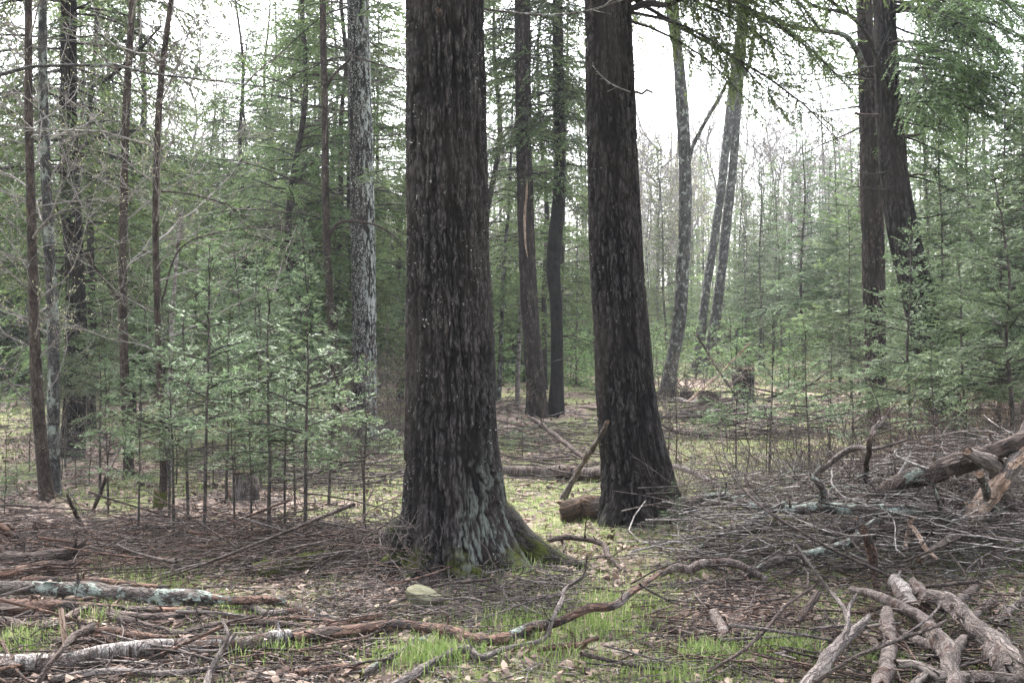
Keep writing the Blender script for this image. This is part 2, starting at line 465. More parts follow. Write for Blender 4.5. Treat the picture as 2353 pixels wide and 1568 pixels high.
# conifer boughs --------------------------------------------------
_BT = {}
def bough(L, lod, style, var):
    key = (L, lod, style, var)
    if key in _BT: return _BT[key]
    rg = rnd(int(L * 100) + int(lod * 100) * 100 + var * 77 + (5 if style == 'fir' else 9))
    droop = .16 if style == 'fir' else .42
    t0 = .12 if style == 'fir' else .22
    def axis(t):
        return np.stack([t * L, .04 * L * np.sin(t * 5 + var), -droop * L * t ** 2 + (.05 * L * t if style == 'fir' else .12 * L * t)], -1)
    n = max(5, int(L / (.055 * lod)))
    t = np.linspace(t0, .99, n) + rg.normal(0, .01, n)
    sd = np.where(np.arange(n) % 2, 1.0, -1.0)
    a = np.radians(62 - 20 * t + rg.normal(0, 7, n))
    ls = (L * .40 * np.clip(1 - t, 0, 1) ** .75 * np.minimum(1, (t - t0) * 4 + .35)) * rg.uniform(.6, 1.1, n) + .05
    ls *= rg.random(n) > (.05 if style == 'fir' else .12)
    O = axis(t)
    D = norm(np.stack([np.cos(a), sd * np.sin(a), rg.normal(-.10 if style == 'fir' else -.42, .22, n)], -1))
    st = .045 * lod
    Bs, Ds, Ls, Ws, Ns, Ts = [], [], [], [], [], []
    for i in range(n):
        if ls[i] < .03: continue
        k = max(1, int(ls[i] / st)); s = (np.arange(k) + .5) / k * ls[i]
        sag = (-.25 if style == 'fir' else -.5) * s ** 2 / max(L * .5, .3)
        pb = O[i] + D[i] * s[:, None]; pb[:, 2] += sag
        perp = norm(np.cross(np.array([0, 0, 1.0]), D[i]))
        for sg in (1, -1):
            dd = norm(D[i] * .75 + perp * sg * .65 + rg.normal(0, .22, (k, 3)) + np.array([0, 0, -.08]))
            m = rg.random(k) > .1
            Bs.append(pb[m]); Ds.append(dd[m]); Ls.append(rg.uniform(.05, .095, m.sum()) * lod ** .85 * (1.05 - .35 * s[m] / max(ls[i], .1)))
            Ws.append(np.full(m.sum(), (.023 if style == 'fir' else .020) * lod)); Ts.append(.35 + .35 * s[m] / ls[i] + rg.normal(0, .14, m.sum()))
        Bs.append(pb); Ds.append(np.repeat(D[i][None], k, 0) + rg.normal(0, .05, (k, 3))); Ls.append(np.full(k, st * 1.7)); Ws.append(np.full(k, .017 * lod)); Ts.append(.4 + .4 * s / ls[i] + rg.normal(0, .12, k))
    B_, D_, L_, W_, T_ = (np.concatenate(x) for x in (Bs, Ds, Ls, Ws, Ts))
    N_ = norm(np.array([0, 0, 1.0]) + rg.normal(0, .62, B_.shape))
    V = rhombs(B_, D_, L_, W_, N_)
    tt = np.linspace(0, 1, 7)
    ax = axis(tt)[None]
    keep = ls > .12
    sub = np.stack([O[keep], O[keep] + D[keep] * ls[keep][:, None] * .5, O[keep] + D[keep] * ls[keep][:, None] * .9 + np.array([0, 0, -.02])], 1)
    _BT[key] = (V, np.clip(T_, 0, 1), ax, (.004 + .007 * L) * (1 - tt * .85)[None], sub, np.full(sub.shape[:2], .0022 * max(1, lod * .8)))
    return _BT[key]

SIZES = [.35, .6, 1.0, 1.6, 2.5]
def boughs(mb, rg, O, az, pitch, L, style, lod, needle, wood='limb', tv=.12):
    """needle sprays on limbs at O, heading az, raised by pitch (radians)"""
    O = np.asarray(O, float); n = len(O)
    si = np.argmin(np.abs(np.log(np.asarray(L)[:, None] / np.array(SIZES)[None])), 1)
    va = rg.integers(0, 2, n)
    roll = rg.normal(0, .4, n)
    ca, sa, cp, sp, cr, sr = np.cos(az), np.sin(az), np.cos(pitch), np.sin(pitch), np.cos(roll), np.sin(roll)
    X = np.stack([ca * cp, sa * cp, sp], -1)
    Y0 = np.stack([-sa, ca, 0 * ca], -1); Z0 = np.cross(X, Y0)
    Yv = Y0 * cr[:, None] + Z0 * sr[:, None]; Zv = np.cross(X, Yv)
    Rm = np.stack([X, Yv, Zv], 1)          # rows
    for s in range(len(SIZES)):
        for v in (0, 1):
            m = np.where((si == s) & (va == v))[0]
            if not len(m): continue
            V, T, ax, ar, sub, sr_ = bough(SIZES[s], lod, style, v)
            k = (np.asarray(L)[m] / SIZES[s])
            f = lambda A: np.einsum('m,...c,mcd->m...d', k, A, Rm[m])
            VV = f(V) + O[m][:, None, None]
            tt = np.clip(T[None] + rg.normal(0, tv, len(m))[:, None], 0, 1)
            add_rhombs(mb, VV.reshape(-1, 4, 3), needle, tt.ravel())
            A = f(ax[0]) + O[m][:, None]
            twigs(mb, A, np.repeat(ar, len(m), 0), wood, 4)
            if lod < 2.5:
                S = f(sub) + O[m][:, None, None]
                twigs(mb, S.reshape(-1, 3, 3), np.tile(sr_, (len(m), 1)), wood, 3)

def bare_limbs(mb, rg, O, az, pitch, L, wood='twig_dark', r=.006, per=4):
    n = len(O)
    D = np.stack([np.cos(az) * np.cos(pitch), np.sin(az) * np.cos(pitch), np.sin(pitch)], -1)
    P = grow(rg, np.asarray(O, float), D, np.asarray(L, float), 6, .10, -.03)
    twigs(mb, P, taper(np.full(n, r), np.full(n, r * .3), 6), wood, 4)
    if per:
        o, d, l, t, i = sprout(rg, P, per, (35, 70), (.25, .95), (.15, .4))
        P2 = grow(rg, o, d, l, 4, .12, -.02)
        twigs(mb, P2, taper(np.full(len(o), r * .4), np.full(len(o), r * .2), 4), wood, 3)

# trunks ----------------------------------------------------------
def cells(u, v, K, seed):
    """stretched cell pattern, periodic over K cells in u; returns F2-F1"""
    ui, vi = np.floor(u), np.floor(v)
    f1 = np.full(u.shape, 9.0); f2 = np.full(u.shape, 9.0)
    for du in (-1, 0, 1):
        for dv in (-1, 0, 1):
            cu, cv = ui + du, vi + dv
            hu = np.mod(cu, K)
            jx = hash01(hu, cv, 0, seed) * .9; jy = hash01(hu, cv, 1, seed) * .9
            d = np.hypot(u - cu - jx - .05, v - cv - jy - .05)
            nf1 = np.minimum(f1, d); f2 = np.minimum(np.maximum(f1, d), f2); f1 = nf1
    return f2 - f1

def trunk(mb, ctrl, mat, sides=16, dz=.12, zd=None, deep=0.0, cell=.045, aspect=4.5, flare=None, seed=0, lumpy=.03, coarse=.5):
    """ctrl rows x,y,z,r bottom to top.  zd: height up to which rows are dense.  flare: (height, [(angle, amplitude, width)])"""
    c = np.asarray(ctrl, float)
    z0, z1 = c[0, 2], c[-1, 2]
    zd = z1 if zd is None else min(zd, z1)
    zs = np.arange(z0, zd, dz)
    if zd < z1: zs = np.concatenate([zs, np.arange(zd, z1, coarse)])
    zs = np.append(zs, z1)
    q = hermite(c[:, 2], c[:, [0, 1, 3]], zs)
    th = np.arange(sides) * 2 * math.pi / sides
    ct, stt = np.cos(th), np.sin(th)
    r = np.repeat(q[:, 2:3], sides, 1)
    r0 = r.copy()
    r = r * (1 + lumpy * fbm(ct[None] * 1.3 + seed, stt[None] * 1.3, zs[:, None] * 1.6, seed, 2))
    if flare:
        hgt = zs - z0
        for ang, amp, wid, fh in flare:
            da = np.angle(np.exp(1j * (th - ang)))
            r = r + amp * np.exp(-(da / wid) ** 2)[None] * np.exp(-(hgt / fh))[:, None]
    rel = np.full(r.shape, .5)
    if deep:
        rm = float(np.median(q[:len(zs) // 2, 2])); K = max(10, int(2 * math.pi * rm / cell))
        wv = fbm(ct[None] * rm * 9 + 3, stt[None] * rm * 9, zs[:, None] * 5, seed + 4, 3)
        w2 = fbm(ct[None] * rm * 30 + 3, stt[None] * rm * 30, zs[:, None] * 16, seed + 5, 2)
        u = th[None] / (2 * math.pi) * K + wv * .38 + w2 * .16; v = zs[:, None] / (cell * aspect) + wv * .25 + w2 * .10
        f = cells(u, np.broadcast_to(v, u.shape), K, seed)
        u2 = th[None] / (2 * math.pi) * K * 2 + wv * .7 + w2 * .35; v2 = zs[:, None] / (cell * .55 * aspect) + w2 * .3
        f2 = cells(u2, np.broadcast_to(v2, u.shape), K * 2, seed + 2)
        X_, Y_ = ct[None] * rm, stt[None] * rm
        fw = 1 / (cell * 1.05)
        n1 = vnoise(X_ * fw + w2 * .35, Y_ * fw + w2 * .35, zs[:, None] * 2.3 + wv * .3, seed + 20)
        n2 = vnoise(X_ * fw * 1.9 + w2 * .5, Y_ * fw * 1.9, zs[:, None] * 5.5 + wv * .5, seed + 21)
        rel = (.25 + .75 * sstep(.02, .24, np.abs(n1))) * (.45 + .55 * sstep(.0, .24, np.abs(n2))) * (.6 + .4 * sstep(.02, .22, f2))
        rel = np.clip(rel + .22 * fbm(X_ * 70, Y_ * 70, zs[:, None] * 34, seed + 8, 2), 0, 1)
        r = r + deep * (rel - .75)
    V = np.stack([q[:, 0:1] + r * ct[None], q[:, 1:2] + r * stt[None], np.repeat(zs[:, None], sides, 1)], -1)
    bk = np.stack([r0 * ct[None], r0 * stt[None], np.repeat((zs - z0)[:, None], sides, 1)], -1)
    mb.add(V.reshape(-1, 3), ring_faces(len(zs), sides), mat, rel.ravel(), bk.reshape(-1, 3))
    ctr = V[-1].mean(0)
    VV = np.concatenate([V[-1], np.repeat(ctr[None], sides, 0)])
    mb.add(VV, ring_faces(2, sides), 'end_wood', .5, None, smooth=False)
    return lambda z: hermite(c[:, 2], c[:, [0, 1, 3]], np.atleast_1d(np.clip(z, z0, z1)))

def px_ctrl(Y, rows, ztop, rtop=None):
    """rows (px, py, width px) bottom to top at depth Y; continued straight to height ztop"""
    out = []
    for px, py, w in rows:
        p = on_depth(px, py, Y)
        out.append([p[0], Y, p[2], w * Y / F / 2])
    out[0][2] -= .12
    if ztop and ztop > out[-1][2] + .3:
        a = out[-1]; b = out[-2] if len(out) < 4 else out[-3]
        sx = (a[0] - b[0]) / max(a[2] - b[2], .3)
        n = 3
        for i in range(1, n + 1):
            f = i / n; dz = (ztop - a[2]) * f
            out.append([a[0] + sx * dz * .6, Y, a[2] + dz, a[3] * (1 - f) + (rtop or a[3] * .35) * f])
    return out

# ------------------------------------------------------------------ setting: forest floor
def grass_mask(x, y):
    a = fbm(np.asarray(x) * .75 + 4, np.asarray(y) * .5, 0, 21, 3) + .26 + .22 * sstep(9, 13, np.hypot(x, y))
    return np.maximum(sstep(-.12, .42, a), .85 * sstep(36, 58, np.hypot(x, y)))

def make_ground():
    mb = MB()
    r = np.concatenate([[.3], np.geomspace(1.2, 420, 250)])
    th = np.concatenate([np.linspace(-42, 42, 420), np.linspace(43, 317, 90)])
    th = np.radians(90 - th)
    X = r[:, None] * np.cos(th)[None]; Y = r[:, None] * np.sin(th)[None]
    Z = terrain(X, Y)
    mic = 0.018 * fbm(X * 5, Y * 5, 0, 31, 3) * sstep(60, 15, r)[:, None]
    V = np.stack([X, Y, Z + mic], -1)
    Fq = ring_faces(len(r), len(th))
    mb.add(V.reshape(-1, 3), Fq, 'ground', grass_mask(X, Y).ravel())
    o = link('ground', mb.mesh('ground'))
    tag(o, kind='structure')
make_ground()

# ------------------------------------------------------------------ large trees
def thing(name, label, cat, loc, group=None):
    o = bpy.data.objects.new(name, None); sc.collection.objects.link(o)
    o.empty_display_size = .2
    o.location = loc
    return tag(o, label, cat, group)

def crown_pts(rg, cf, z0, z1, n, L0, L1, pit=(-.1, .15), az=None, whorl=0):
    if whorl:
        zs = np.repeat(np.linspace(z0, z1, max(2, n // whorl)), whorl)[:n] + rg.normal(0, .03, (n // whorl if n // whorl > 1 else 2) * whorl)[:n]
    else: zs = np.sort(rg.uniform(z0, z1, n))
    n = len(zs)
    a = rg.uniform(0, 2 * math.pi, n) if az is None else rg.uniform(az[0], az[1], n)
    c = cf(zs)
    t = (zs - z0) / max(z1 - z0, .01)
    L = (L0 + (L1 - L0) * t) * rg.uniform(.65, 1.2, n)
    O = np.stack([c[:, 0] + np.cos(a) * c[:, 2] * .8, c[:, 1] + np.sin(a) * c[:, 2] * .8, zs], -1)
    p = rg.uniform(*pit, n)
    return O, a, p, L

def big_tree(name, label, cat, rows, mat, ztop, seed, Y=None, sides=20, dz=.12, deep=0, cell=.045, flare=None, zd=None,
             crowns=(), stubs=(), group=None, bare=(), needle='hem_needle', roots=(), limbs=()):
    rg = rnd(seed)
    if Y is None: Y = at(rows[0][0], rows[0][1])[1]
    ctrl = px_ctrl(Y, rows, ztop)
    zg = float(terrain(ctrl[0][0], Y)); ctrl[0][2] = min(ctrl[0][2], zg - .1)
    base = (ctrl[0][0], Y, zg)
    root = thing(name, label, cat, base, group)
    mb = MB()
    cf = trunk(mb, ctrl, mat, sides, dz, zd, deep, cell, 8.5, flare, seed)
    for (py, ang, ln, rr) in stubs:           # broken branch stubs on the trunk
        z = on_depth(1176, py, Y)[2]; c = cf(z)[0]
        d = np.array([math.cos(ang), math.sin(ang), rg.uniform(-.1, .25)])
        t = np.linspace(0, 1, 6)[:, None]
        P = np.array([c[0], c[1], z]) + d * (c[2] * .75 + ln * t) + rg.normal(0, .012, (6, 3)) * t
        tube(mb, P, rr * (1.5 - .5 * np.minimum(1, t[:, 0] * 3)) * (1 - .3 * t[:, 0]), 'dark_wood', 7, .12, seed, cap='end_wood')
    link('trunk', mb.mesh('trunk', base), root)
    for k, (rpts, rm) in enumerate(roots):
        mr = MB()
        P = np.array([p[:3] for p in rpts]); rr = np.array([p[3] for p in rpts])
        t = np.linspace(0, 1, len(P)); tt = np.linspace(0, 1, 26)
        tube(mr, hermite(t, P, tt), hermite(t, rr[:, None], tt)[:, 0], rm, 14, .16, seed + k)
        link('root', mr.mesh('root', base), root)
    for nm, lm, crs in limbs:                  # single limbs: (px, py, offset in depth, radius px)
        P = np.array([on_depth(px, py, Y + dy) for px, py, dy, w in crs]); rr = np.array([w for *_, w in crs]) * Y / F
        t = np.linspace(0, 1, len(P)); tt = np.linspace(0, 1, 30)
        ml = MB(); PP = hermite(t, P, tt); tube(ml, PP, hermite(t, rr[:, None], tt)[:, 0], lm, 8, .12, seed)
        if nm == 'branch':
            o, d, l, t2, i = sprout(rg, PP[None], 8, (30, 65), (.25, .97), (.12, .3))
            twigs(ml, grow(rg, o, d, l, 6, .14, -.02), taper(np.full(8, rr.min() * .5), np.full(8, .002), 6), lm, 4)
        link(nm, ml.mesh(nm, base), root)
    if crowns:
        mc = MB()
        for kw in crowns:
            kw = dict(kw); style = kw.pop('style', 'hem'); lod = kw.pop('lod', 1.6)
            O, a, p, L = crown_pts(rg, cf, **kw)
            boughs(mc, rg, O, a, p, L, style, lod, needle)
        link('crown', mc.mesh('crown', base), root)
    if bare:
        for (z0, z1, n, L0, L1, r) in bare:
            O, a, p, L = crown_pts(rg, cf, z0, z1, n, L0, L1, (-.15, .2))
            for j in range(n):
                md = MB(); bare_limbs(md, rg, O[j:j + 1], a[j:j + 1], p[j:j + 1], L[j:j + 1], 'limb', r)
                link('dead_branch', md.mesh('dead_branch', base), root)
    return root, cf, base, Y

# the two great hemlocks in front
Y1 = at(1050, 1285)[1]
def root_pts(rows, Y):
    """root course from (px, py, lift, r) on the ground"""
    return [(*(on_depth(q[0], q[1], Y + q[4]) if len(q) > 4 else at(q[0], q[1], q[2])), q[3]) for q in rows]
c1 = on_depth(1045, 1250, Y1)
big_tree('hemlock_tree', 'thickest dark furrowed hemlock trunk in the centre foreground, lichen on its flared foot', 'tree',
    [(1050, 1290, 262), (1049, 1240, 240), (1047, 1180, 224), (1043, 1100, 216), (1038, 1000, 207), (1036, 900, 203), (1032, 750, 195), (1028, 600, 187), (1026, 450, 182), (1024, 250, 179), (1022, 0, 177)],
    'hemlock', 15, 11, sides=420, dz=.011, zd=5.0, deep=.036, cell=.036,
    flare=[(math.radians(195), .32, .40, .22), (math.radians(-35), .38, .36, .26), (math.radians(-80), .22, .26, .26), (math.radians(-122), .18, .3, .2), (math.radians(15), .22, .4, .22), (math.radians(90), .2, .5, .25), (math.radians(150), .12, .3, .2)],
    stubs=[(52, math.radians(-95), .16, .022), (362, math.radians(-62), .02, .035), (35, math.radians(-70), .05, .02)],
    limbs=[('branch', 'lichen_wood', [(1100, 20, .05, 2.6), (1200, 32, -.1, 2.6), (1270, 35, -.2, 2.5), (1350, 25, -.3, 2.3), (1440, -4, -.4, 2)])],
    crowns=[dict(z0=6.5, z1=14, n=26, L0=2.6, L1=1.2, lod=3.0)], bare=[(5.2, 6.8, 4, 1.3, 1.6, .012)],
    roots=[(root_pts([(1098, 1120, 0, .12, -.05), (1140, 1190, 0, .14, -.09), (1190, 1238, 0, .115, -.13), (1245, 1272, 0, .088, -.17), (1305, 1298, .02, .058), (1368, 1308, -.01, .03)], Y1), 'moss_root'),
           (root_pts([(1000, 1140, 0, .12, 0), (960, 1195, 0, .13, .08), (922, 1225, 0, .105, .2), (880, 1243, .03, .08), (815, 1262, -.02, .045)], Y1), 'moss_root'),
           (root_pts([(1060, 1180, 0, .12, -.12), (1066, 1235, 0, .14, -.20), (1074, 1285, 0, .12, -.30), (1085, 1330, -.04, .07)], Y1), 'root_bark')])
big_tree('hemlock_tree', 'second dark hemlock trunk right of the thickest one, tapering upward with a broken side branch', 'tree',
    [(1462, 1196, 160), (1461, 1150, 160), (1458, 1080, 152), (1448, 1000, 142), (1438, 900, 132), (1427, 750, 124), (1416, 600, 118), (1408, 400, 112), (1401, 200, 108), (1397, 0, 104)],
    'hemlock2', 16, 12, sides=340, dz=.014, zd=5.6, deep=.038, cell=.042,
    flare=[(math.radians(-22), .34, .30, .28), (math.radians(-130), .10, .25, .2), (math.radians(-75), .13, .22, .2), (math.radians(185), .05, .3, .2), (math.radians(80), .2, .5, .25)],
    stubs=[(215, math.radians(-12), .20, .014), (205, math.radians(-130), .02, .03), (325, math.radians(-20), .02, .025), (8, math.radians(-8), .22, .035), (180, math.radians(-25), .14, .008), (150, math.radians(-5), .05, .012)],
    limbs=[('branch', 'pale_twig', [(1448, 212, -.25, 1.6), (1410, 196, -.32, 1.4), (1385, 178, -.34, 1.1), (1360, 150, -.34, .8)]), ('branch', 'limb', [(1450, 20, 0, 8), (1490, 8, -.1, 8), (1530, 12, -.2, 6), (1580, -10, -.3, 5)])],
    roots=[(root_pts([(1480, 1070, 0, .10, 0), (1515, 1125, 0, .115, -.02), (1552, 1158, 0, .09, -.04), (1598, 1180, .02, .05), (1640, 1190, -.02, .03)], at(1462, 1196)[1]), 'root_dark'), (root_pts([(1425, 1140, 0, .09, -.12), (1410, 1180, 0, .085, -.16), (1385, 1212, -.01, .05)], at(1462, 1196)[1]), 'root_dark'), (root_pts([(1468, 1140, 0, .08, -.18), (1480, 1185, 0, .075, -.22), (1492, 1216, -.02, .04)], at(1462, 1196)[1]), 'root_dark')],
    crowns=[dict(z0=4.4, z1=5.9, n=27, L0=1.8, L1=2.7, lod=.7, az=(-.9, .7), pit=(-.42, .02)), dict(z0=4.9, z1=5.7, n=3, L0=1.3, L1=1.3, lod=1.0, az=(.4, 1.4), pit=(-.2, .1)),
            dict(z0=6.5, z1=15, n=26, L0=2.6, L1=1.2, lod=3.0)])

# mid-distance old trees
big_tree('old_maple_tree', 'straight trunk speckled with pale lichen, just left of the thickest hemlock', 'tree',
    [(836, 1005, 62), (836, 900, 58), (836, 700, 55), (833, 500, 54), (829, 300, 53), (824, 100, 51), (822, 0, 50)], 'lichen_deep', 17, 13, sides=90, dz=.035, zd=8, deep=.03, cell=.06,
    crowns=[dict(z0=4.2, z1=8, n=10, L0=1.4, L1=2, lod=1.6), dict(z0=7.2, z1=16, n=20, L0=2.3, L1=1.2, lod=2)], bare=[(3.2, 7, 14, 1.4, 1.8, .014)])
big_tree('hemlock_tree', 'brown hemlock trunk with a pale split scar, left of the black crooked trunk', 'tree',
    [(1236, 958, 54), (1232, 900, 45), (1222, 780, 41), (1212, 620, 39), (1206, 450, 37), (1202, 250, 36), (1200, 0, 35)], 'hemlock3', 19, 14, sides=80, dz=.05, zd=12, deep=.03, cell=.07,
    flare=[(math.radians(-60), .1, .5, .3), (math.radians(200), .1, .5, .3)], limbs=[('split_scar', 'pale_wood', [(1211, 412, -.2, 1.0), (1209, 450, -.24, 2.6), (1205, 500, -.24, 2.8), (1207, 560, -.24, 2.0), (1212, 590, -.22, .8)])],
    crowns=[dict(z0=5.0, z1=11, n=100, L0=1.2, L1=2.3, lod=1.5, pit=(-.3, .05)), dict(z0=9, z1=18, n=50, L0=2.6, L1=1.0, lod=2.2)], bare=[(3.5, 7.5, 14, 1.3, 1.6, .012)])
big_tree('hemlock_tree', 'black crooked hemlock trunk bent at mid-height, between the two front trunks', 'tree',
    [(1276, 955, 44), (1279, 880, 31), (1279, 780, 28), (1277, 690, 29), (1271, 620, 32), (1276, 540, 33), (1284, 460, 30), (1286, 380, 27), (1284, 250, 26), (1280, 0, 24)], 'black_bark', 18, 15, sides=40, dz=.08, zd=12,
    crowns=[dict(z0=5.0, z1=11, n=100, L0=1.2, L1=2.2, lod=1.5, pit=(-.3, .05)), dict(z0=9, z1=17, n=45, L0=2.4, L1=.9, lod=2.2)], bare=[(3.6, 7, 8, .9, 1.2, .010)])
big_tree('hemlock_tree', 'dark old hemlock with drooping boughs behind the two thin trunks at far left', 'tree',
    [(165, 1050, 58), (170, 960, 50), (176, 800, 48), (173, 650, 42), (164, 480, 40), (157, 250, 37), (158, 0, 33)], 'hemlock2', 17, 16, sides=90, dz=.035, zd=8, deep=.03, cell=.06,
    limbs=[('branch', 'limb', [(172, 350, 0, 5.5), (200, 330, -.2, 5), (250, 308, -.5, 4), (340, 296, -.9, 2.5)]), ('branch', 'limb', [(172, 372, 0, 5), (205, 352, -.2, 4.5), (230, 350, -.4, 3.5), (300, 372, -.8, 2)]), ('branch', 'limb', [(158, 170, 0, 6), (215, 195, -.3, 5), (285, 150, -.6, 4), (370, 60, -1, 2.5)])],
    crowns=[dict(z0=2.5, z1=8, n=80, L0=1.7, L1=2.4, lod=1.6, pit=(-.25, .1)), dict(z0=8, z1=16, n=40, L0=2.5, L1=1, lod=2.2)], bare=[(1.6, 5, 10, 1.0, 1.6, .016)])
big_tree('hemlock_tree', 'leaning dark hemlock trunk at right whose foot hides behind young firs', 'tree',
    [(2192, 1046, 92), (2150, 850, 80), (2112, 690, 74), (2080, 560, 70), (2060, 450, 65), (2045, 300, 58), (2034, 100, 52), (2030, 0, 48)], 'hemlock', 17, 17, Y=16.0, sides=110, dz=.03, zd=8, deep=.035, cell=.06,
    stubs=[(320, 0.1, .35, .02), (400, -.1, .3, .018), (270, 3.3, .4, .03), (240, .1, .5, .015)],
    limbs=[('branch', 'limb', [(2040, 220, -.2, 4), (2015, 140, -.6, 4.5), (1985, 70, -.9, 4.5), (1930, 20, -1.3, 4), (1880, -20, -1.6, 3.5)])],
    crowns=[dict(z0=4.6, z1=7.4, n=56, L0=1.7, L1=2.6, lod=.9, pit=(-.4, .05), az=(-1.7, 1.2)), dict(z0=8, z1=16, n=36, L0=2.5, L1=1, lod=2.2)], bare=[(3.4, 6, 12, 1.0, 1.5, .014)])
big_tree('hemlock_tree', 'upright knotty trunk at right, pressed behind the leaning dark one', 'tree',
    [(2020, 1020, 52), (2012, 850, 46), (2006, 600, 50), (2001, 400, 50), (1995, 250, 42), (1988, 80, 36), (1984, 0, 34)], 'hemlock3', 17, 18, Y=18.0, sides=90, dz=.035, zd=8, deep=.03, cell=.06,
    stubs=[(490, -1.5, .04, .03), (510, -1.2, .04, .03), (430, -1.4, .03, .03), (575, -1.4, .03, .025), (600, -1.5, .03, .025), (370, -1.5, .04, .03), ],
    limbs=[('branch', 'lichen_wood', [(1990, 165, -.1, 7), (1968, 118, -.3, 7), (1940, 82, -.5, 6), (1880, 70, -.9, 5), (1800, 58, -1.3, 3)]), ('branch', 'limb', [(1985, 60, -.1, 5), (1940, 30, -.5, 4.5), (1880, 18, -.9, 3.5), (1830, -10, -1.3, 3)])],
    crowns=[dict(z0=6.2, z1=9, n=16, L0=1.5, L1=2.2, lod=1.6, pit=(-.3, .05)), dict(z0=9, z1=16, n=30, L0=2.2, L1=1, lod=2.2)], bare=[(4.5, 7, 10, 1.2, 1.6, .016)])

# ------------------------------------------------------------------ bare hardwoods and saplings
def twig_system(mb, rg, cf, z0, z1, n, L, up=.5, r=.008, wood='twig', per=(7, 4), buds=None, az=None, budn=.5, bs=.014):
    zs = rg.uniform(z0, z1, n)
    a = rg.uniform(0, 2 * math.pi, n) if az is None else rg.uniform(*az, n)
    c = cf(zs)
    O = np.stack([c[:, 0], c[:, 1], zs], -1)
    e = rg.uniform(up - .35, up + .35, n)
    D = np.stack([np.cos(a) * np.cos(e), np.sin(a) * np.cos(e), np.sin(e)], -1)
    Ls = rg.uniform(*L, n)
    P = grow(rg, O, D, Ls, 8, .13, .03)
    r0 = r * (.5 + Ls / max(L))
    twigs(mb, P, taper(r0, r0 * .3, 8), wood, 5)
    prev, pr = P, r0
    tips = [P[:, -1]]
    for lv, k in enumerate(per):
        o, d, l, t, i = sprout(rg, prev, k, (25, 60), (.15, .97), (.3, .6))
        P2 = grow(rg, o, d, l, 5, .14, .04)
        r2 = np.maximum(pr[i] * .5, .0021)
        twigs(mb, P2, taper(r2, r2 * .5, 5), wood, 3)
        prev, pr = P2, r2
        tips.append(P2[:, -1]); tips.append(P2[:, 2])
    if buds:
        T = np.concatenate(tips); T = T[rg.random(len(T)) < budn]
        d = rg.normal(size=T.shape) + np.array([0, 0, .6])
        V = rhombs(T, d, rg.uniform(bs, bs * 2, len(T)), rg.uniform(bs * .6, bs * 1.1, len(T)), rg.normal(size=T.shape))
        add_rhombs(mb, V, buds, rg.random(len(T)))

def sapling(name, label, rows, mat, ztop, seed, twz, n, L, Y=None, buds='bud', wood='twig', forks=(), group=None, sides=12, per=(7, 4), broken=False, cat='tree'):
    rg = rnd(seed)
    if Y is None: Y = at(rows[0][0], rows[0][1])[1]
    ctrl = px_ctrl(Y, rows, ztop, .012)
    zg = float(terrain(ctrl[0][0], Y)); ctrl[0][2] = min(ctrl[0][2], zg - .1)
    base = (ctrl[0][0], Y, zg)
    root = thing(name, label, cat, base, group)
    mb = MB(); cf = trunk(mb, ctrl, mat, sides, .06, None, 0, seed=seed, lumpy=.09, flare=[(k * 2.1 + seed, ctrl[0][3] * .8, .5, .1) for k in range(3)])
    link('trunk', mb.mesh('trunk', base), root)
    for k, f in enumerate(forks):              # (px, py, dY, r px) courses of side branches
        P = np.array([on_depth(px, py, Y + dy) for px, py, dy, w in f]); rr = np.array([w for *_, w in f]) * Y / F / 2
        t = np.linspace(0, 1, len(P)); tt = np.linspace(0, 1, 30)
        mf = MB(); PP = hermite(t, P, tt); tube(mf, PP, hermite(t, rr[:, None], tt)[:, 0], mat, 7, .1, seed + k)
        o, d, l, t2, i = sprout(rg, PP[None], 9, (30, 60), (.3, .97), (.15, .4))
        P2 = grow(rg, o, d, l, 6, .12, .04); twigs(mf, P2, taper(np.full(9, .005), np.full(9, .002), 6), wood, 4)
        o, d, l, t2, i = sprout(rg, P2, 4, (30, 60), (.2, .97), (.3, .5))
        twigs(mf, grow(rg, o, d, l, 4, .12, .04), np.full((len(o), 4), .0017), wood, 3)
        link('branch', mf.mesh('branch', base), root)
    if n:
        for j in range(n):
            mt = MB(); zj = twz[0] + (twz[1] - twz[0]) * (j + rg.random()) / n
            twig_system(mt, rg, cf, zj, zj + .05, 1, L, wood=wood, buds=buds, per=per)
            link('branch', mt.mesh('branch', base), root)
    return root

sapling('maple_sapling', 'leftmost thin mossy brown trunk beside the frame edge, covered in budding twigs', [(112, 1150, 36), (98, 1050, 30), (85, 900, 27), (77, 700, 24), (72, 500, 21), (67, 300, 19), (65, 0, 16)], 'brown_bark', 8.5, 31, (.8, 6), 36, (.7, 2.0), wood='pale_twig')
sapling('maple_sapling', 'thin grey trunk blotched with pale lichen, just right of the mossy leftmost one', [(126, 1138, 30), (123, 1000, 28), (122, 800, 27), (116, 620, 25), (107, 450, 24), (100, 250, 22), (97, 0, 20)], 'grey_bark', 9, 32, (1.6, 6), 16, (.7, 1.8), wood='pale_twig')
sapling('maple_sapling', 'thin brown trunk rising over the young firs, right of the dark old hemlock', [(298, 1100, 26), (291, 950, 22), (284, 800, 20), (282, 600, 19), (286, 400, 18), (290, 250, 17), (303, 0, 14)], 'brown_bark', 8, 33, (1.2, 6), 20, (.9, 2.2), wood='pale_twig', forks=[[(282, 700, 0, 7), (230, 630, -.3, 6), (170, 545, -.7, 5), (105, 430, -1, 3)]])
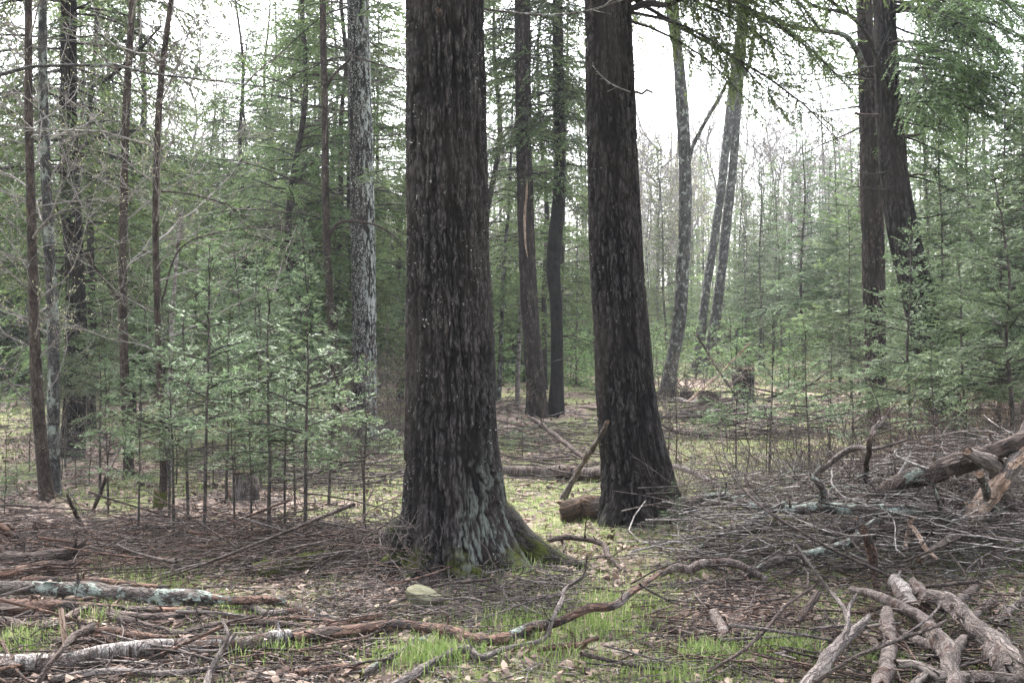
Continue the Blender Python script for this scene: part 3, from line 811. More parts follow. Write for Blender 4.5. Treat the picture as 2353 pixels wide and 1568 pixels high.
sapling('maple_sapling', 'slim dark trunk with curved top against the open sky at left', [(372, 1165, 19), (376, 1080, 17), (371, 950, 16), (362, 750, 15), (358, 550, 15), (361, 350, 15), (370, 180, 14), (392, 0, 11)], 'brown_bark', 7, 34, (1.4, 5), 18, (.8, 2.0), wood='pale_twig', forks=[[(362, 440, 0, 5), (430, 445, .1, 4), (520, 470, .3, 3), (560, 500, .5, 2)], [(372, 690, 0, 5), (415, 570, .2, 4), (520, 530, .4, 3), (640, 515, .7, 2)]])
sapling('maple_sapling', 'slim trunk with two crooked forks, left of the lichen speckled trunk', [(776, 1005, 24), (772, 900, 20), (764, 780, 19), (754, 620, 18), (748, 450, 17), (746, 250, 16), (741, 0, 14)], 'brown_bark', 11, 35, (2.5, 8), 12, (.9, 2.2), forks=[[(755, 545, 0, 9), (775, 515, -.2, 8), (810, 508, -.4, 7), (870, 520, -.7, 5), (915, 550, -.9, 3)], [(750, 200, 0, 8), (765, 175, -.2, 7), (800, 140, -.4, 6), (808, 128, -.5, 5), (860, 145, -.9, 4), (930, 165, -1.1, 3)]])
sapling('birch_tree', 'snapped thin pale birch stem standing among young firs at left', [(388, 1110, 12), (389, 950, 11), (391, 830, 10), (398, 700, 9), (408, 560, 8), (416, 485, 6)], 'birch', None, 36, (1, 2.5), 0, (.4, .8))
sapling('birch_tree', 'slender pale birch stem with dark bands close behind the split-scar hemlock', [(1188, 945, 12), (1190, 850, 11), (1194, 750, 10), (1202, 600, 9), (1207, 500, 7)], 'birch', 9, 37, (4, 7), 5, (.6, 1.2), Y=26)
sapling('maple_sapling', 'grey bark sapling stem showing right beside the thickest trunk, between it and the split-scar hemlock', [(1143, 955, 12), (1150, 800, 11), (1158, 600, 9), (1170, 450, 7)], 'grey_bark', 9, 38, (3, 8), 12, (.8, 1.8), Y=28, wood='pale_twig')
# sapling outside the left edge: one reaching limb crosses the picture
o_ = sapling('maple_sapling', 'long thin bare limb reaching in from the left edge across the thin trunks', [(-150, 1330, 26), (-140, 900, 22), (-120, 500, 18), (-100, 172, 15)], 'grey_bark', 4.2, 39, (2, 4), 0, (.5, .8), Y=6.2, wood='twig',
        forks=[[(-102, 190, 0, 11), (0, 172, 0, 9), (60, 156, .05, 8), (120, 151, .1, 7.5), (240, 150, .15, 7), (250, 147, .15, 7.5), (290, 156, .2, 6.5), (350, 170, .25, 5.5), (450, 181, .3, 4.5), (540, 192, .35, 3.5), (615, 201, .4, 2.5)]])

# pale hardwoods in the open gap at right
sapling('ash_tree', 'pale lichen grey trunk with a side limb, right of the second hemlock', [(1526, 918, 42), (1540, 850, 33), (1557, 760, 31), (1568, 620, 30), (1574, 450, 29), (1570, 300, 28), (1562, 180, 27), (1552, 60, 22), (1548, 0, 20)], 'ash_bark', 22, 41, (9, 20), 16, (1.5, 3.5), forks=[[(1576, 400, 0, 12), (1590, 340, -.1, 10), (1620, 280, -.2, 9), (1650, 228, -.3, 8), (1670, 190, -.4, 6)], [(1555, 130, 0, 14), (1540, 60, .1, 12), (1530, 0, .2, 9)]], sides=20, buds=None)
sapling('ash_tree', 'curved grey trunk on the left of the forked clump in the bright gap', [(1596, 858, 36), (1606, 800, 26), (1620, 680, 20), (1640, 550, 19), (1658, 420, 19), (1674, 280, 21), (1690, 150, 22), (1703, 40, 17)], 'ash_bark', 24, 42, (10, 22), 16, (1.5, 4), sides=20, buds=None, forks=[[(1690, 190, 0, 12), (1720, 150, -.2, 10), (1735, 60, -.3, 8)]])
sapling('ash_tree', 'straighter grey trunk on the right of the forked clump in the bright gap', [(1624, 856, 38), (1638, 760, 26), (1655, 640, 23), (1670, 500, 22), (1684, 380, 20), (1694, 250, 18), (1706, 120, 15)], 'ash_bark', 22, 43, (9, 20), 14, (1.5, 4), sides=20, buds=None)
# ------------------------------------------------------------------ conifer and hardwood kinds, copied as whole things
PROTO = {}
def conifer_proto(kind, i):
    """meshes of one tree of a kind, foot at the origin"""
    if (kind, i) in PROTO: return PROTO[kind, i]
    rg = rnd(sum(map(ord, kind)) * 13 + i * 101)
    spec = {  # H, r0, crown from, n boughs, L bottom, L top, style, lod, needle, bark, bare(n, L, r), pitch, whorl, sides
        'sapling': (2.4, .016, .44, 25, .66, .14, 'fir', .75, 'fir_needle', 'fir_bark', (14, .45, .0035), (-.05, .35), 4, 8),
        'near_fir': (4.5, .034, .38, 62, 1.25, .18, 'fir', .85, 'fir_needle', 'fir_bark', (14, .8, .005), (-.12, .3), 5, 9),
        'mid_fir': (7.5, .05, .2, 130, 1.8, .25, 'fir', 1.6, 'fir_needle', 'fir_bark', (16, 1.1, .007), (-.15, .25), 5, 8),
        'thin_spruce': (12.0, .09, .28, 150, 2.1, .25, 'fir', 1.7, 'fir_needle', 'fir_bark', (70, 1.5, .008), (-.2, .2), 5, 10),
        'hemlock': (16.0, .15, .06, 270, 3.4, .5, 'hem', 2.0, 'hem_needle', 'limb', (12, 1.6, .012), (-.25, .2), 0, 10),
        'lacy_hemlock': (15.0, .11, .10, 260, 3.0, .6, 'hem', 1.6, 'hem_needle', 'limb', (16, 1.6, .012), (-.2, .25), 0, 10),
        'far_conifer': (14.0, .10, .04, 210, 3.2, .35, 'fir', 3.0, 'far_needle', 'limb', (8, 1.2, .012), (-.2, .2), 4, 7),
        'low_fir': (1.8, .02, .03, 44, .85, .2, 'fir', 1.3, 'light_needle', 'fir_bark', (0, 0, 0), (-.1, .4), 5, 6),
        'low_hemlock': (2.2, .022, .05, 40, 1.0, .25, 'hem', 1.2, 'fir_needle', 'fir_bark', (6, .6, .004), (-.2, .3), 0, 6),
    }[kind]
    H, r0, zc, n, L0, L1, style, lod, needle, bark, bare, pit, wh, sides = spec
    k = 6
    ctrl = [[rg.normal(0, .012 * H) * (j / k) * (1 - .4 * j / k), rg.normal(0, .012 * H) * (j / k) * (1 - .4 * j / k), H * j / k - (.08 if j == 0 else 0), r0 * (1 - .92 * (j / k)) + .003] for j in range(k + 1)]
    mt = MB(); cf = trunk(mt, ctrl, bark, sides, max(.1, H / 50), seed=i, flare=[(i, r0 * .5, .8, .1), (i + 2.5, r0 * .4, .8, .1)])
    mc = MB()
    O, a, p, L = crown_pts(rg, cf, H * zc, H * .97, n, L0, L1, pit, whorl=wh)
    t = (O[:, 2] - H * zc) / (H * (1 - zc))
    p = p + .45 * t
    if not wh:                                  # hemlock crowns: uneven, some sectors and heights thinner
        keep = rg.random(len(L)) < (.62 + .5 * np.sin(a * 2 + t * 9 + i))
        O, a, p, L = O[keep], a[keep], p[keep], L[keep]
    boughs(mc, rg, O, a, p, L, style, lod, needle)
    # leader
    boughs(mc, rg, cf([H * .93])[:, :3] * [1, 1, 0] + [[0, 0, H * .93]], np.array([0.0]), np.array([1.45]), np.array([max(.3, H * .09)]), style, lod, needle)
    if bare[0] and kind != 'thin_spruce':
        O, a, p, L = crown_pts(rg, cf, H * .06, H * (zc + .12), bare[0], bare[1] * .8, bare[1], (-.25, .25)); bare_limbs(mc, rg, O, a, p, L, 'limb', bare[2], 5)
    out = [('trunk', mt.mesh(kind + '_trunk')), ('crown', mc.mesh(kind + '_crown'))]
    if kind == 'thin_spruce':
        mb = MB(); O, a, p, L = crown_pts(rg, cf, H * .06, H * (zc + .12), bare[0], bare[1] * .8, bare[1], (-.25, .25))
        bare_limbs(mb, rg, O, a, p, L, 'limb', bare[2], 5)
        out.append(('dead_branches', mb.mesh(kind + '_dead_branches')))
    PROTO[kind, i] = (H, out)
    return PROTO[kind, i]

def hardwood_proto(kind, i):
    if (kind, i) in PROTO: return PROTO[kind, i]
    rg = rnd(i * 7 + len(kind) * 31)
    H, r0, bark, wood, buds, bs = {'bare_hardwood': (16, .13, 'ash_bark', 'pale_twig', None, 0), 'grey_pole': (11, .05, 'ash_bark', 'pale_twig', None, 0),
                                   'budding_tree': (11, .08, 'ash_bark', 'pale_twig', 'bud', .055), 'shrub': (2.2, .012, 'brown_bark', 'twig', 'bud', .012)}[kind]
    k = 6
    ctrl = [[rg.normal(0, .018 * H) * j / k, rg.normal(0, .018 * H) * j / k, H * .9 * j / k - (.1 if j == 0 else 0), r0 * (1 - .85 * j / k)] for j in range(k + 1)]
    mt = MB(); cf = trunk(mt, ctrl, bark, 9, H / 50, seed=i)
    mc = MB()
    if kind == 'shrub': twig_system(mc, rg, cf, .2, 1.9, 12, (.4, 1.1), r=.004, wood=wood, buds=buds, per=(6, 3), budn=.4, bs=bs)
    elif kind == 'grey_pole': twig_system(mc, rg, cf, H * .35, H * .9, 18, (.8, 2.2), up=.7, r=.014, wood=wood, per=(6, 4))
    else: twig_system(mc, rg, cf, H * .3, H * .9, 24, (1.5, 4.5), up=.7, r=.03, wood=wood, buds=buds, per=(8, 5), bs=max(bs, .03), budn=.9)
    PROTO[kind, i] = (H, [('trunk', mt.mesh(kind + '_trunk')), ('twigs', mc.mesh(kind + '_twigs'))])
    return PROTO[kind, i]

NAMES = {'sapling': 'fir_sapling', 'near_fir': 'fir_tree', 'mid_fir': 'fir_tree', 'thin_spruce': 'spruce_tree', 'hemlock': 'hemlock_tree', 'lacy_hemlock': 'hemlock_tree',
         'far_conifer': 'conifer_tree', 'low_fir': 'fir_shrub', 'low_hemlock': 'hemlock_shrub', 'bare_hardwood': 'hardwood_tree', 'grey_pole': 'hardwood_tree', 'budding_tree': 'budding_tree', 'shrub': 'bare_shrub'}
_cnt = {}
def place(kind, i, p, H, rz, label, group=None, cat='tree', tilt=(0, 0)):
    H0, parts = (hardwood_proto if kind in ('bare_hardwood', 'grey_pole', 'budding_tree', 'shrub') else conifer_proto)(kind, i)
    root = thing(NAMES[kind], label, cat, (p[0], p[1], float(terrain(p[0], p[1])) - .02), group)
    s = H / H0
    u = hash01(int(p[0] * 100), int(p[1] * 100), [1, 2, 3, 4], 7) - .5
    wide = s * (1 + .35 * u[0])
    root.scale = (wide, wide, s); root.rotation_euler = (tilt[0] + .07 * u[1], tilt[1] + .07 * u[2], rz)
    for nm, me in parts: link(nm, me, root)
    return root

def tree_px(kind, i, px, Y, ytop, rz, label, group=None, **kw):
    """tree whose foot is at column px and depth Y and whose tip reaches row ytop"""
    x = (px - IW / 2) / F * Y
    H = EYE + Y * (HOR - ytop) / F - float(terrain(x, Y))
    return place(kind, i, (x, Y), max(H, .5), rz, label, group, **kw)

# young firs of the thicket at left, each by its own foot
G_SAP = 'slender young firs in front of the left thicket'
SAPS = [(318, 1255, 880, None), (400, 1240, 830, None), (388, 1200, 715, None), (432, 1212, 745, None), (468, 1258, 600, 'tallest young fir in the left thicket, its grey stem rising from the brush heap'),
        (540, 1222, 900, None), (620, 1240, 690, 'young dark stemmed fir midway between left thin trunks and thickest hemlock'), (655, 1225, 850, None), (700, 1257, 640, 'young fir with a thick brown stem, nearest to the left of the thickest hemlock'),
        (835, 1212, 845, 'small lone fir with a bare lower stem right beside the thickest hemlock'), (580, 1228, 880, None), (678, 1185, 760, None), (755, 1160, 730, None), (250, 1180, 850, None), (520, 1150, 720, None), (600, 1120, 700, None), (470, 1120, 690, None)]
rs = rnd(77)
for k, (px, py, top, lab) in enumerate(SAPS):
    Y = at(px, py)[1]
    tree_px('sapling', k % 4, px, Y, top - 15, rs.uniform(0, 6.28), lab or 'slender young fir with a bare lower stem in front of the left thicket', None if lab else G_SAP, cat='sapling')
for k, (px, Y, top) in enumerate([(230, 12.5, 650), (380, 14, 560), (600, 15, 580), (440, 17, 520), (150, 15, 640), (560, 17.5, 520), (690, 18, 500), (320, 18, 520)]):
    tree_px('near_fir', k % 3, px, Y, top, rs.uniform(0, 6.28), 'bushy young fir in the thicket behind the slender fir stems at left', 'bushy firs of the left thicket')

# firs at right
for px, Y, top, i, lab in [(2090, 12.0, 515, 0, 'bright young fir standing before the foot of the leaning dark hemlock'), (2225, 11.5, 560, 1, 'broad young fir right of the leaning dark hemlock, its boughs over the brush'),
                           (2335, 10.5, 380, 2, 'tall young fir at the right edge with layered pale green boughs')]:
    tree_px('near_fir', i, px, Y, top, rs.uniform(0, 6.28), lab)
for px, Y, top, i in [(2180, 16, 250, 0), (2290, 14.5, 130, 1), (2400, 13, 60, 2), (2250, 21, 60, 3), (2350, 19, -60, 0), (2130, 24, 160, 1), (2200, 27, -40, 2), (2440, 22, -100, 3)]:
    tree_px('mid_fir', i, px, Y, top, rs.uniform(0, 6.28), 'dense layered fir in the green wall along the right side', 'firs of the right hand wall')
for px, py, top, lab in [(1690, 1100, 830, 'spindly fir sapling alone in the open, right of the second hemlock'), (1765, 1130, 770, None), (1862, 1135, 790, None), (1905, 1060, 800, None), (1960, 1120, 880, None), (2010, 1085, 760, None), (1830, 1045, 840, None), (2150, 1120, 820, None)]:
    Y = at(px, py)[1]
    tree_px('sapling', (px // 7) % 4, px, Y, top - 40, rs.uniform(0, 6.28), lab or 'young fir with sparse boughs over the brush right of the open glade', None if lab else 'sparse firs right of the glade', cat='sapling')
for px, py, top, lab in [(1640, 1195, 1130, 'tiny fir seedling beside the right foot of the second hemlock'), (1545, 1258, 1180, 'little fir seedling among sticks below the second hemlock')]:
    tree_px('sapling', 1, px, at(px, py)[1], top, 1.0, lab, cat='sapling')
for k, (px, py, top) in enumerate([(1200, 1060, 945), (1165, 1030, 930), (1240, 1045, 960)]):
    tree_px('low_hemlock', k % 3, px, at(px, py)[1], top, k * 2.0, 'low green hemlock bush right beside the thickest trunk', 'hemlock bushes beside the thickest trunk', cat='bush')
for k, (px, py, top) in enumerate([(40, 1140, 1040), (95, 1110, 1030), (175, 1120, 1060), (10, 1180, 1090), (830, 1060, 945), (900, 1075, 990)]):
    tree_px('low_hemlock', k % 3, px, at(px, py)[1], top, k * 2.0, 'low hemlock bush at the feet of the thin left trunks' if k < 4 else 'low hemlock bush before the lichen speckled trunk', 'bushes at the left trunks' if k < 4 else 'bushes at the speckled trunk', cat='bush')

# the thin spruces of the glade
for k, (px, Y, top, lab) in enumerate([(1846, 34, 225, 'tallest thin spruce with a straight dark stem at the right side of the glade'), (1798, 36, 440, 'thin spruce with a dark stem just left of the tallest one'), (1882, 38, 470, 'thin pale spruce just right of the tallest one'),
                                       (1745, 40, 360, None), (1930, 34, 300, None), (1715, 44, 420, None), (1905, 42, 350, None), (1960, 38, 280, None), (1775, 46, 400, None)]):
    tree_px('thin_spruce', k % 3, px, Y, top, rs.uniform(0, 6.28), lab or 'thin spruce with bare lower twigs behind the tallest one at the glade', None if lab else 'thin spruces behind the tallest one')

# background rows
def zone(kind, var, n, pxr, Yr, topr, label, group, seed, cat='tree'):
    rg = rnd(seed)
    for k in range(n):
        px = pxr[0] + (pxr[1] - pxr[0]) * (k + rg.uniform(.1, .9)) / n
        tree_px(kind, int(rg.integers(0, var)), px, rg.uniform(*Yr), rg.uniform(*topr), rg.uniform(0, 6.28), label, group, cat=cat)
zone('hemlock', 4, 12, (-260, 340), (22, 40), (-300, 60), 'tall dark hemlock in the background behind the thin left trunks', 'dark hemlocks behind the left trunks', 101)
zone('hemlock', 4, 6, (-200, 360), (40, 62), (-200, 200), 'distant dark hemlock seen between the left trunks', 'distant hemlocks at left', 102)
zone('hemlock', 4, 8, (310, 570), (23, 40), (300, 430), 'bushy background hemlock below the open patch of sky at left', 'hemlocks below the left sky gap', 121)
zone('lacy_hemlock', 4, 3, (330, 540), (30, 44), (-60, 200), 'tall lacy hemlock standing in the open patch of sky at left', 'lacy hemlocks in the left sky gap', 124)
zone('far_conifer', 3, 10, (300, 560), (32, 60), (320, 500), 'background conifer below the open patch of sky at left', 'conifers below the left sky gap', 103)
zone('hemlock', 4, 4, (560, 960), (30, 48), (-100, 260), 'full background hemlock behind the lacy ones', 'full hemlocks behind the lacy ones', 122)
zone('hemlock', 4, 5, (540, 760), (34, 50), (0, 330), 'full dark hemlock far behind the left sky gap edge', 'full hemlocks at the sky gap edge', 123)
zone('lacy_hemlock', 4, 9, (540, 940), (25, 44), (-260, -60), 'tall lacy hemlock in the background between the left thicket and the thickest trunk', 'lacy hemlocks left of the thickest trunk', 104)
zone('lacy_hemlock', 4, 3, (590, 900), (19, 24), (-560, -420), 'nearer lacy hemlock spreading wide boughs beside the lichen speckled trunk', 'nearer lacy hemlocks at the speckled trunk', 125)
zone('lacy_hemlock', 4, 2, (1120, 1340), (27, 33), (-420, -300), 'lacy hemlock just behind the split-scar and crooked trunks', 'lacy hemlocks behind the crooked trunk', 126)
zone('lacy_hemlock', 4, 2, (200, 330), (19, 24), (-560, -420), 'nearer lacy hemlock behind the dark old hemlock at left', 'nearer lacy hemlocks at the old hemlock', 127)
zone('far_conifer', 3, 9, (540, 960), (38, 66), (250, 520), 'shorter background conifer behind the lacy hemlocks', 'conifers behind the lacy hemlocks', 105)
zone('far_conifer', 3, 14, (1090, 1370), (36, 66), (330, 580), 'background conifer seen between the two front hemlocks', 'conifers between the front hemlocks', 106)
zone('lacy_hemlock', 4, 2, (1090, 1330), (34, 44), (-200, -100), 'tall lacy hemlock far behind the split-scar trunk', 'lacy hemlocks behind the split-scar trunk', 116)
zone('far_conifer', 3, 20, (1460, 1980), (46, 78), (310, 560), 'pale distant conifer at the back of the glade', 'distant conifers behind the glade', 107)
zone('far_conifer', 3, 7, (1930, 2450), (30, 55), (-120, 200), 'tall background conifer behind the right green wall', 'tall conifers behind the right wall', 108)
zone('bare_hardwood', 4, 12, (1440, 1990), (58, 90), (150, 420), 'bare pale hardwood at the back of the glade', 'bare hardwoods behind the glade', 109)
zone('bare_hardwood', 4, 7, (300, 660), (48, 75), (40, 330), 'bare pale hardwood against the open sky at left', 'bare hardwoods at the left sky gap', 110)
zone('grey_pole', 4, 9, (1110, 1360), (30, 60), (250, 600), 'thin bare grey pole tree between the two front hemlocks', 'pole trees between the front hemlocks', 111)
zone('grey_pole', 4, 10, (1480, 1960), (40, 62), (250, 600), 'thin bare grey pole tree in the glade', 'pole trees in the glade', 112)
zone('grey_pole', 4, 5, (380, 930), (26, 50), (150, 560), 'thin bare grey pole tree behind the left thicket', 'pole trees behind the left thicket', 113)
for px, Y, top, lab in [(1510, 56, 285, 'yellow green budding tree just right of the second hemlock'), (1585, 62, 400, 'small yellow green budding tree behind the forked grey clump')]:
    tree_px('budding_tree', px % 2, px, Y, top, 1.0, lab)
zone('low_fir', 3, 30, (1330, 1850), (30, 58), (715, 795), 'low bright green fir along the back of the glade', 'low firs behind the glade', 114, cat='bush')
zone('low_fir', 3, 18, (1090, 1340), (30, 50), (690, 795), 'low bright green fir between the two front hemlocks', 'low firs between the front hemlocks', 115, cat='bush')
zone('mid_fir', 3, 10, (-60, 930), (22, 38), (420, 660), 'small background fir behind the left thicket', 'small firs behind the left thicket', 117)
zone('mid_fir', 3, 8, (1900, 2420), (20, 32), (420, 640), 'small fir under the right green wall', 'small firs under the right wall', 118)
zone('shrub', 3, 14, (1480, 2400), (9.5, 17), (780, 1000), 'thin leafless shrub among the brush at right', 'leafless shrubs at right', 119, cat='shrub')
zone('shrub', 3, 14, (-40, 930), (10, 18), (780, 980), 'thin leafless shrub among the young firs at left', 'leafless shrubs at left', 120, cat='shrub')

# the far wood: one mass of trees on the slope behind everything
def far_wood():
    rg = rnd(55); mb = MB()
    n = 420
    ang = np.radians(90 - rg.uniform(-34, 34, n)); d = rg.uniform(84, 150, n)
    for k in range(n):
        x, y = d[k] * math.cos(ang[k]), d[k] * math.sin(ang[k]); z = float(terrain(x, y))
        px = IW / 2 + x / y * F
        low = (300 < px < 560) or (1090 < px < 2000)
        if rg.random() < (.62 if low else .25):
            H = rg.uniform(15, 23); cf = lambda q, x=x, y=y: np.stack([np.full(len(q), x), np.full(len(q), y), np.full(len(q), .1)], -1)
            twigs(mb, np.array([[[x, y, z - .2], [x + rg.normal(0, .2), y, z + H * .5], [x + rg.normal(0, .4), y, z + H * .95]]]), np.array([[.14, .1, .03]]), 'ash_bark', 5)
            twig_system(mb, rg, cf, z + H * .25, z + H * .92, 22, (1.4, 4.2), up=.7, r=.032, wood='pale_twig', per=(7, 4), buds='bud' if rg.random() < .3 else None, bs=.07)
        else:
            H = rg.uniform(9, 15) if low else rg.uniform(12, 20)
            m = 34
            zz = z + H * rg.uniform(.05, .97, m); t = (zz - z) / H
            O = np.stack([np.full(m, x), np.full(m, y), zz], -1)
            boughs(mb, rg, O, rg.uniform(0, 6.28, m), rg.uniform(-.2, .2, m) + .4 * t, (.17 * H) * (1.08 - t) * rg.uniform(.7, 1.2, m), 'fir', 4.0, 'far_needle')
            twigs(mb, np.array([[[x, y, z - .2], [x, y, z + H * .5], [x, y, z + H]]]), np.array([[.15, .1, .02]]), 'limb', 5)
    n = 330
    ang = np.radians(90 - rg.uniform(-34, 34, n)); d = rg.uniform(58, 115, n)
    for k in range(n):
        x, y = d[k] * math.cos(ang[k]), d[k] * math.sin(ang[k]); z = float(terrain(x, y)); H = rg.uniform(2.5, 6)
        m = 20; t = rg.uniform(.04, .97, m)
        O = np.stack([np.full(m, x), np.full(m, y), z + H * t], -1)
        boughs(mb, rg, O, rg.uniform(0, 6.28, m), rg.uniform(-.2, .3, m) + .4 * t, (.3 * H + .3) * (1.08 - t) * rg.uniform(.7, 1.2, m), 'fir', 4.0, 'far_needle')
    tag(link('far_wood', mb.mesh('far_wood')), 'pale mixed wood of conifers and bare trees far behind everything', 'woodland', kind='stuff')
far_wood()

def added_shade_wood():
    """unseen hemlocks added behind and beside the viewpoint to cut the front light"""
    rg = rnd(66); mb = MB()  # trees out of view, added to hold back light from behind the camera
    for x, y in [(-8, -5), (9, -6), (0, -10), (-13, 2), (14, 3), (-11, -10), (12, -11), (3, -15), (-6, -16), (17, -4)]:
        z = float(terrain(x, y)); H = rg.uniform(14, 19); m = 90
        t = rg.uniform(.1, .97, m)
        O = np.stack([np.full(m, x), np.full(m, y), z + H * t], -1)
        boughs(mb, rg, O, rg.uniform(0, 6.28, m), rg.uniform(-.2, .2, m) + .4 * t, 3.2 * (1.1 - t) * rg.uniform(.7, 1.2, m), 'hem', 3.0, 'hem_needle')
        twigs(mb, np.array([[[x, y, z - .2], [x, y, z + H * .5], [x, y, z + H]]], float), np.array([[.22, .15, .02]]), 'limb', 7)
    tag(link('unseen_shade_wood', mb.mesh('unseen_shade_wood')), 'unseen hemlock wood added behind the viewpoint to dim the front light', 'woodland', kind='stuff')
added_shade_wood()

# ------------------------------------------------------------------ fallen logs and branches
def course(pts):
    P, Rr = [], []
    for q in pts:
        px, py, w = q[:3]; lift = q[3] if len(q) > 3 else None
        if lift is not None and lift >= .9 and P: p = on_depth(px, py, P[0][1] * 1.02)
        else:
            p = at(px, py, 0); r = w * p[1] / F
            p = at(px, py, r * 1.15 + .02 if lift is None else lift + .02)
        if 1590 < px and 1030 < py < 1330 and lift is not None: p = p + np.array([0, 0, .10])
        P.append(p); Rr.append(w * p[1] / F)
    return np.array(P), np.array(Rr)

def fallen(name, label, pts, mat, cat='branch', side=(), group=None, jag=(.03, .03), sides=10, lump=.16, tw=0, seed=0, parts=()):
    """pts rows (px, py, radius px[, lift]).  side: forks of the same wood; parts: peeled or broken stretches (from, to, material)"""
    seed = seed or (sum(map(ord, label)) % 997)
    rg = rnd(seed)
    P, Rr = course(pts)
    t = np.linspace(0, 1, len(P)); L = np.linalg.norm(np.diff(P, axis=0), axis=1).sum()
    tt = np.linspace(0, 1, int(max(12, L / .035)))
    cs = np.concatenate([[0], np.cumsum(np.linalg.norm(np.diff(P, axis=0), axis=1))]) / L
    PP = hermite(cs, P, tt); RR = np.maximum(hermite(cs, Rr[:, None], tt)[:, 0], .003) * 1.1
    PP = PP + (RR * .35)[:, None] * np.stack([vnoise(tt * L * 5, seed, 0, 1), vnoise(tt * L * 5, seed, 5, 2), vnoise(tt * L * 5, seed, 9, 3)], -1)
    base = PP[0].copy()
    root = None
    mb = MB()
    tube(mb, PP, RR, mat, sides, lump * 1.3, seed, jag, 'end_wood', .11)
    for k, f in enumerate(side):
        Q, qr = course(f); u = np.linspace(0, 1, max(10, int(np.linalg.norm(np.diff(Q, axis=0), axis=1).sum() / .04)))
        cs2 = np.concatenate([[0], np.cumsum(np.linalg.norm(np.diff(Q, axis=0), axis=1))]); cs2 /= cs2[-1]
        tube(mb, hermite(cs2, Q, u), np.maximum(hermite(cs2, qr[:, None], u)[:, 0], .003), mat, 8, lump, seed + k + 1, (0, .03), 'end_wood', .15)
    if tw:
        o, d, l, t2, i = sprout(rg, PP[None, ::max(1, len(PP) // 12)], tw, (30, 75), (.1, .98), (.1, .3))
        d[:, 2] = np.abs(d[:, 2]) * .8 + .1
        P2 = grow(rg, o, d, np.minimum(l, .7), 6, .14, -.02); twigs(mb, P2, taper(np.full(tw, .006), np.full(tw, .002), 6), mat, 4)
        o, d, l, t2, i = sprout(rg, P2, 3, (30, 60), (.2, .97), (.25, .5)); twigs(mb, grow(rg, o, d, l, 4, .12, 0), np.full((len(o), 4), .0018), mat, 3)
    Tn, Nn, Bn = frames(PP)
    for k in range(int(min(7, 1 + L * 1.6)) if mat != 'rot' else 0):    # knots: short broken stubs
        q = int(rg.uniform(.04, .96) * (len(PP) - 1)); a = rg.uniform(-.6, 3.7); r0 = RR[q]
        d = norm(Nn[q] * math.cos(a) + Bn[q] * math.sin(a) + Tn[q] * rg.uniform(-.5, .5)); d[2] = abs(d[2])
        u = np.linspace(0, 1, 5)[:, None]
        ln = r0 * .5 + rg.uniform(.015, .05)
        tube(mb, PP[q] + d * (r0 * .5 + ln * u) + rg.normal(0, .08 * r0, (5, 3)) * u, r0 * (.62 - .42 * np.minimum(1, u[:, 0] * 2.2)), mat, 6, .15, seed + k, (0, r0 * .8), 'end_wood', .05)
    if cat == 'log' and mat in ('birch', 'pink_birch', 'tan_wood', 'lichen_wood', 'dark_wood', 'red_wood'):   # loose bark plates
        for k in range(int(min(9, 2 + L * 2.5))):
            q0 = int(rg.uniform(.02, .85) * (len(PP) - 1)); q1 = min(len(PP) - 1, q0 + int(rg.integers(3, 8)))
            if q1 - q0 < 2: continue
            a0 = rg.uniform(-.4, 2.4); aa = np.linspace(a0, a0 + rg.uniform(.9, 1.9), 7)
            fl = 1.07 + .45 * np.linspace(0, 1, 7) ** 3 * rg.random()
            G = [[PP[q] + RR[q] * fl[c] * rg.uniform(.97, 1.06) * (Nn[q] * math.cos(aa[c]) + Bn[q] * math.sin(aa[c])) + Tn[q] * rg.normal(0, .012) for c in range(7)] for q in range(q0, q1 + 1)]
            G = np.array(G); nr_ = len(G)
            ii = (np.arange(nr_ - 1)[:, None] * 7 + np.arange(6)[None]).ravel()
            bkk = np.stack([np.tile(np.cos(aa) * .05, (nr_, 1)) + k, np.tile(np.sin(aa) * .05, (nr_, 1)), np.repeat(np.arange(nr_)[:, None] * .035, 7, 1)], -1)
            mb.add(G.reshape(-1, 3), np.stack([ii, ii + 1, ii + 8, ii + 7], -1), {'red_wood': 'dark_wood', 'tan_wood': 'pink_birch', 'dark_wood': 'dark_wood', 'birch': 'pink_birch'}.get(mat, mat), .5, bkk.reshape(-1, 3))
    o = link(name, mb.mesh(name, base), None, base)
    tag(o, label, cat, group)
    for (a, b, m) in parts:                     # stretches where the bark has gone or still clings
        k0, k1 = int(a * (len(PP) - 1)), int(b * (len(PP) - 1))
        if k1 - k0 < 3: k1 = k0 + 3
        mp = MB(); e = np.sin(np.linspace(0, math.pi, k1 - k0 + 1)) ** .3
        tube(mp, PP[k0:k1 + 1], RR[k0:k1 + 1] * (.82 + .30 * e), m, 11, .16, seed + 5, (.03, .03), None, .09)
        link('peeling_bark', mp.mesh('peeling_bark', base), o)
    return o

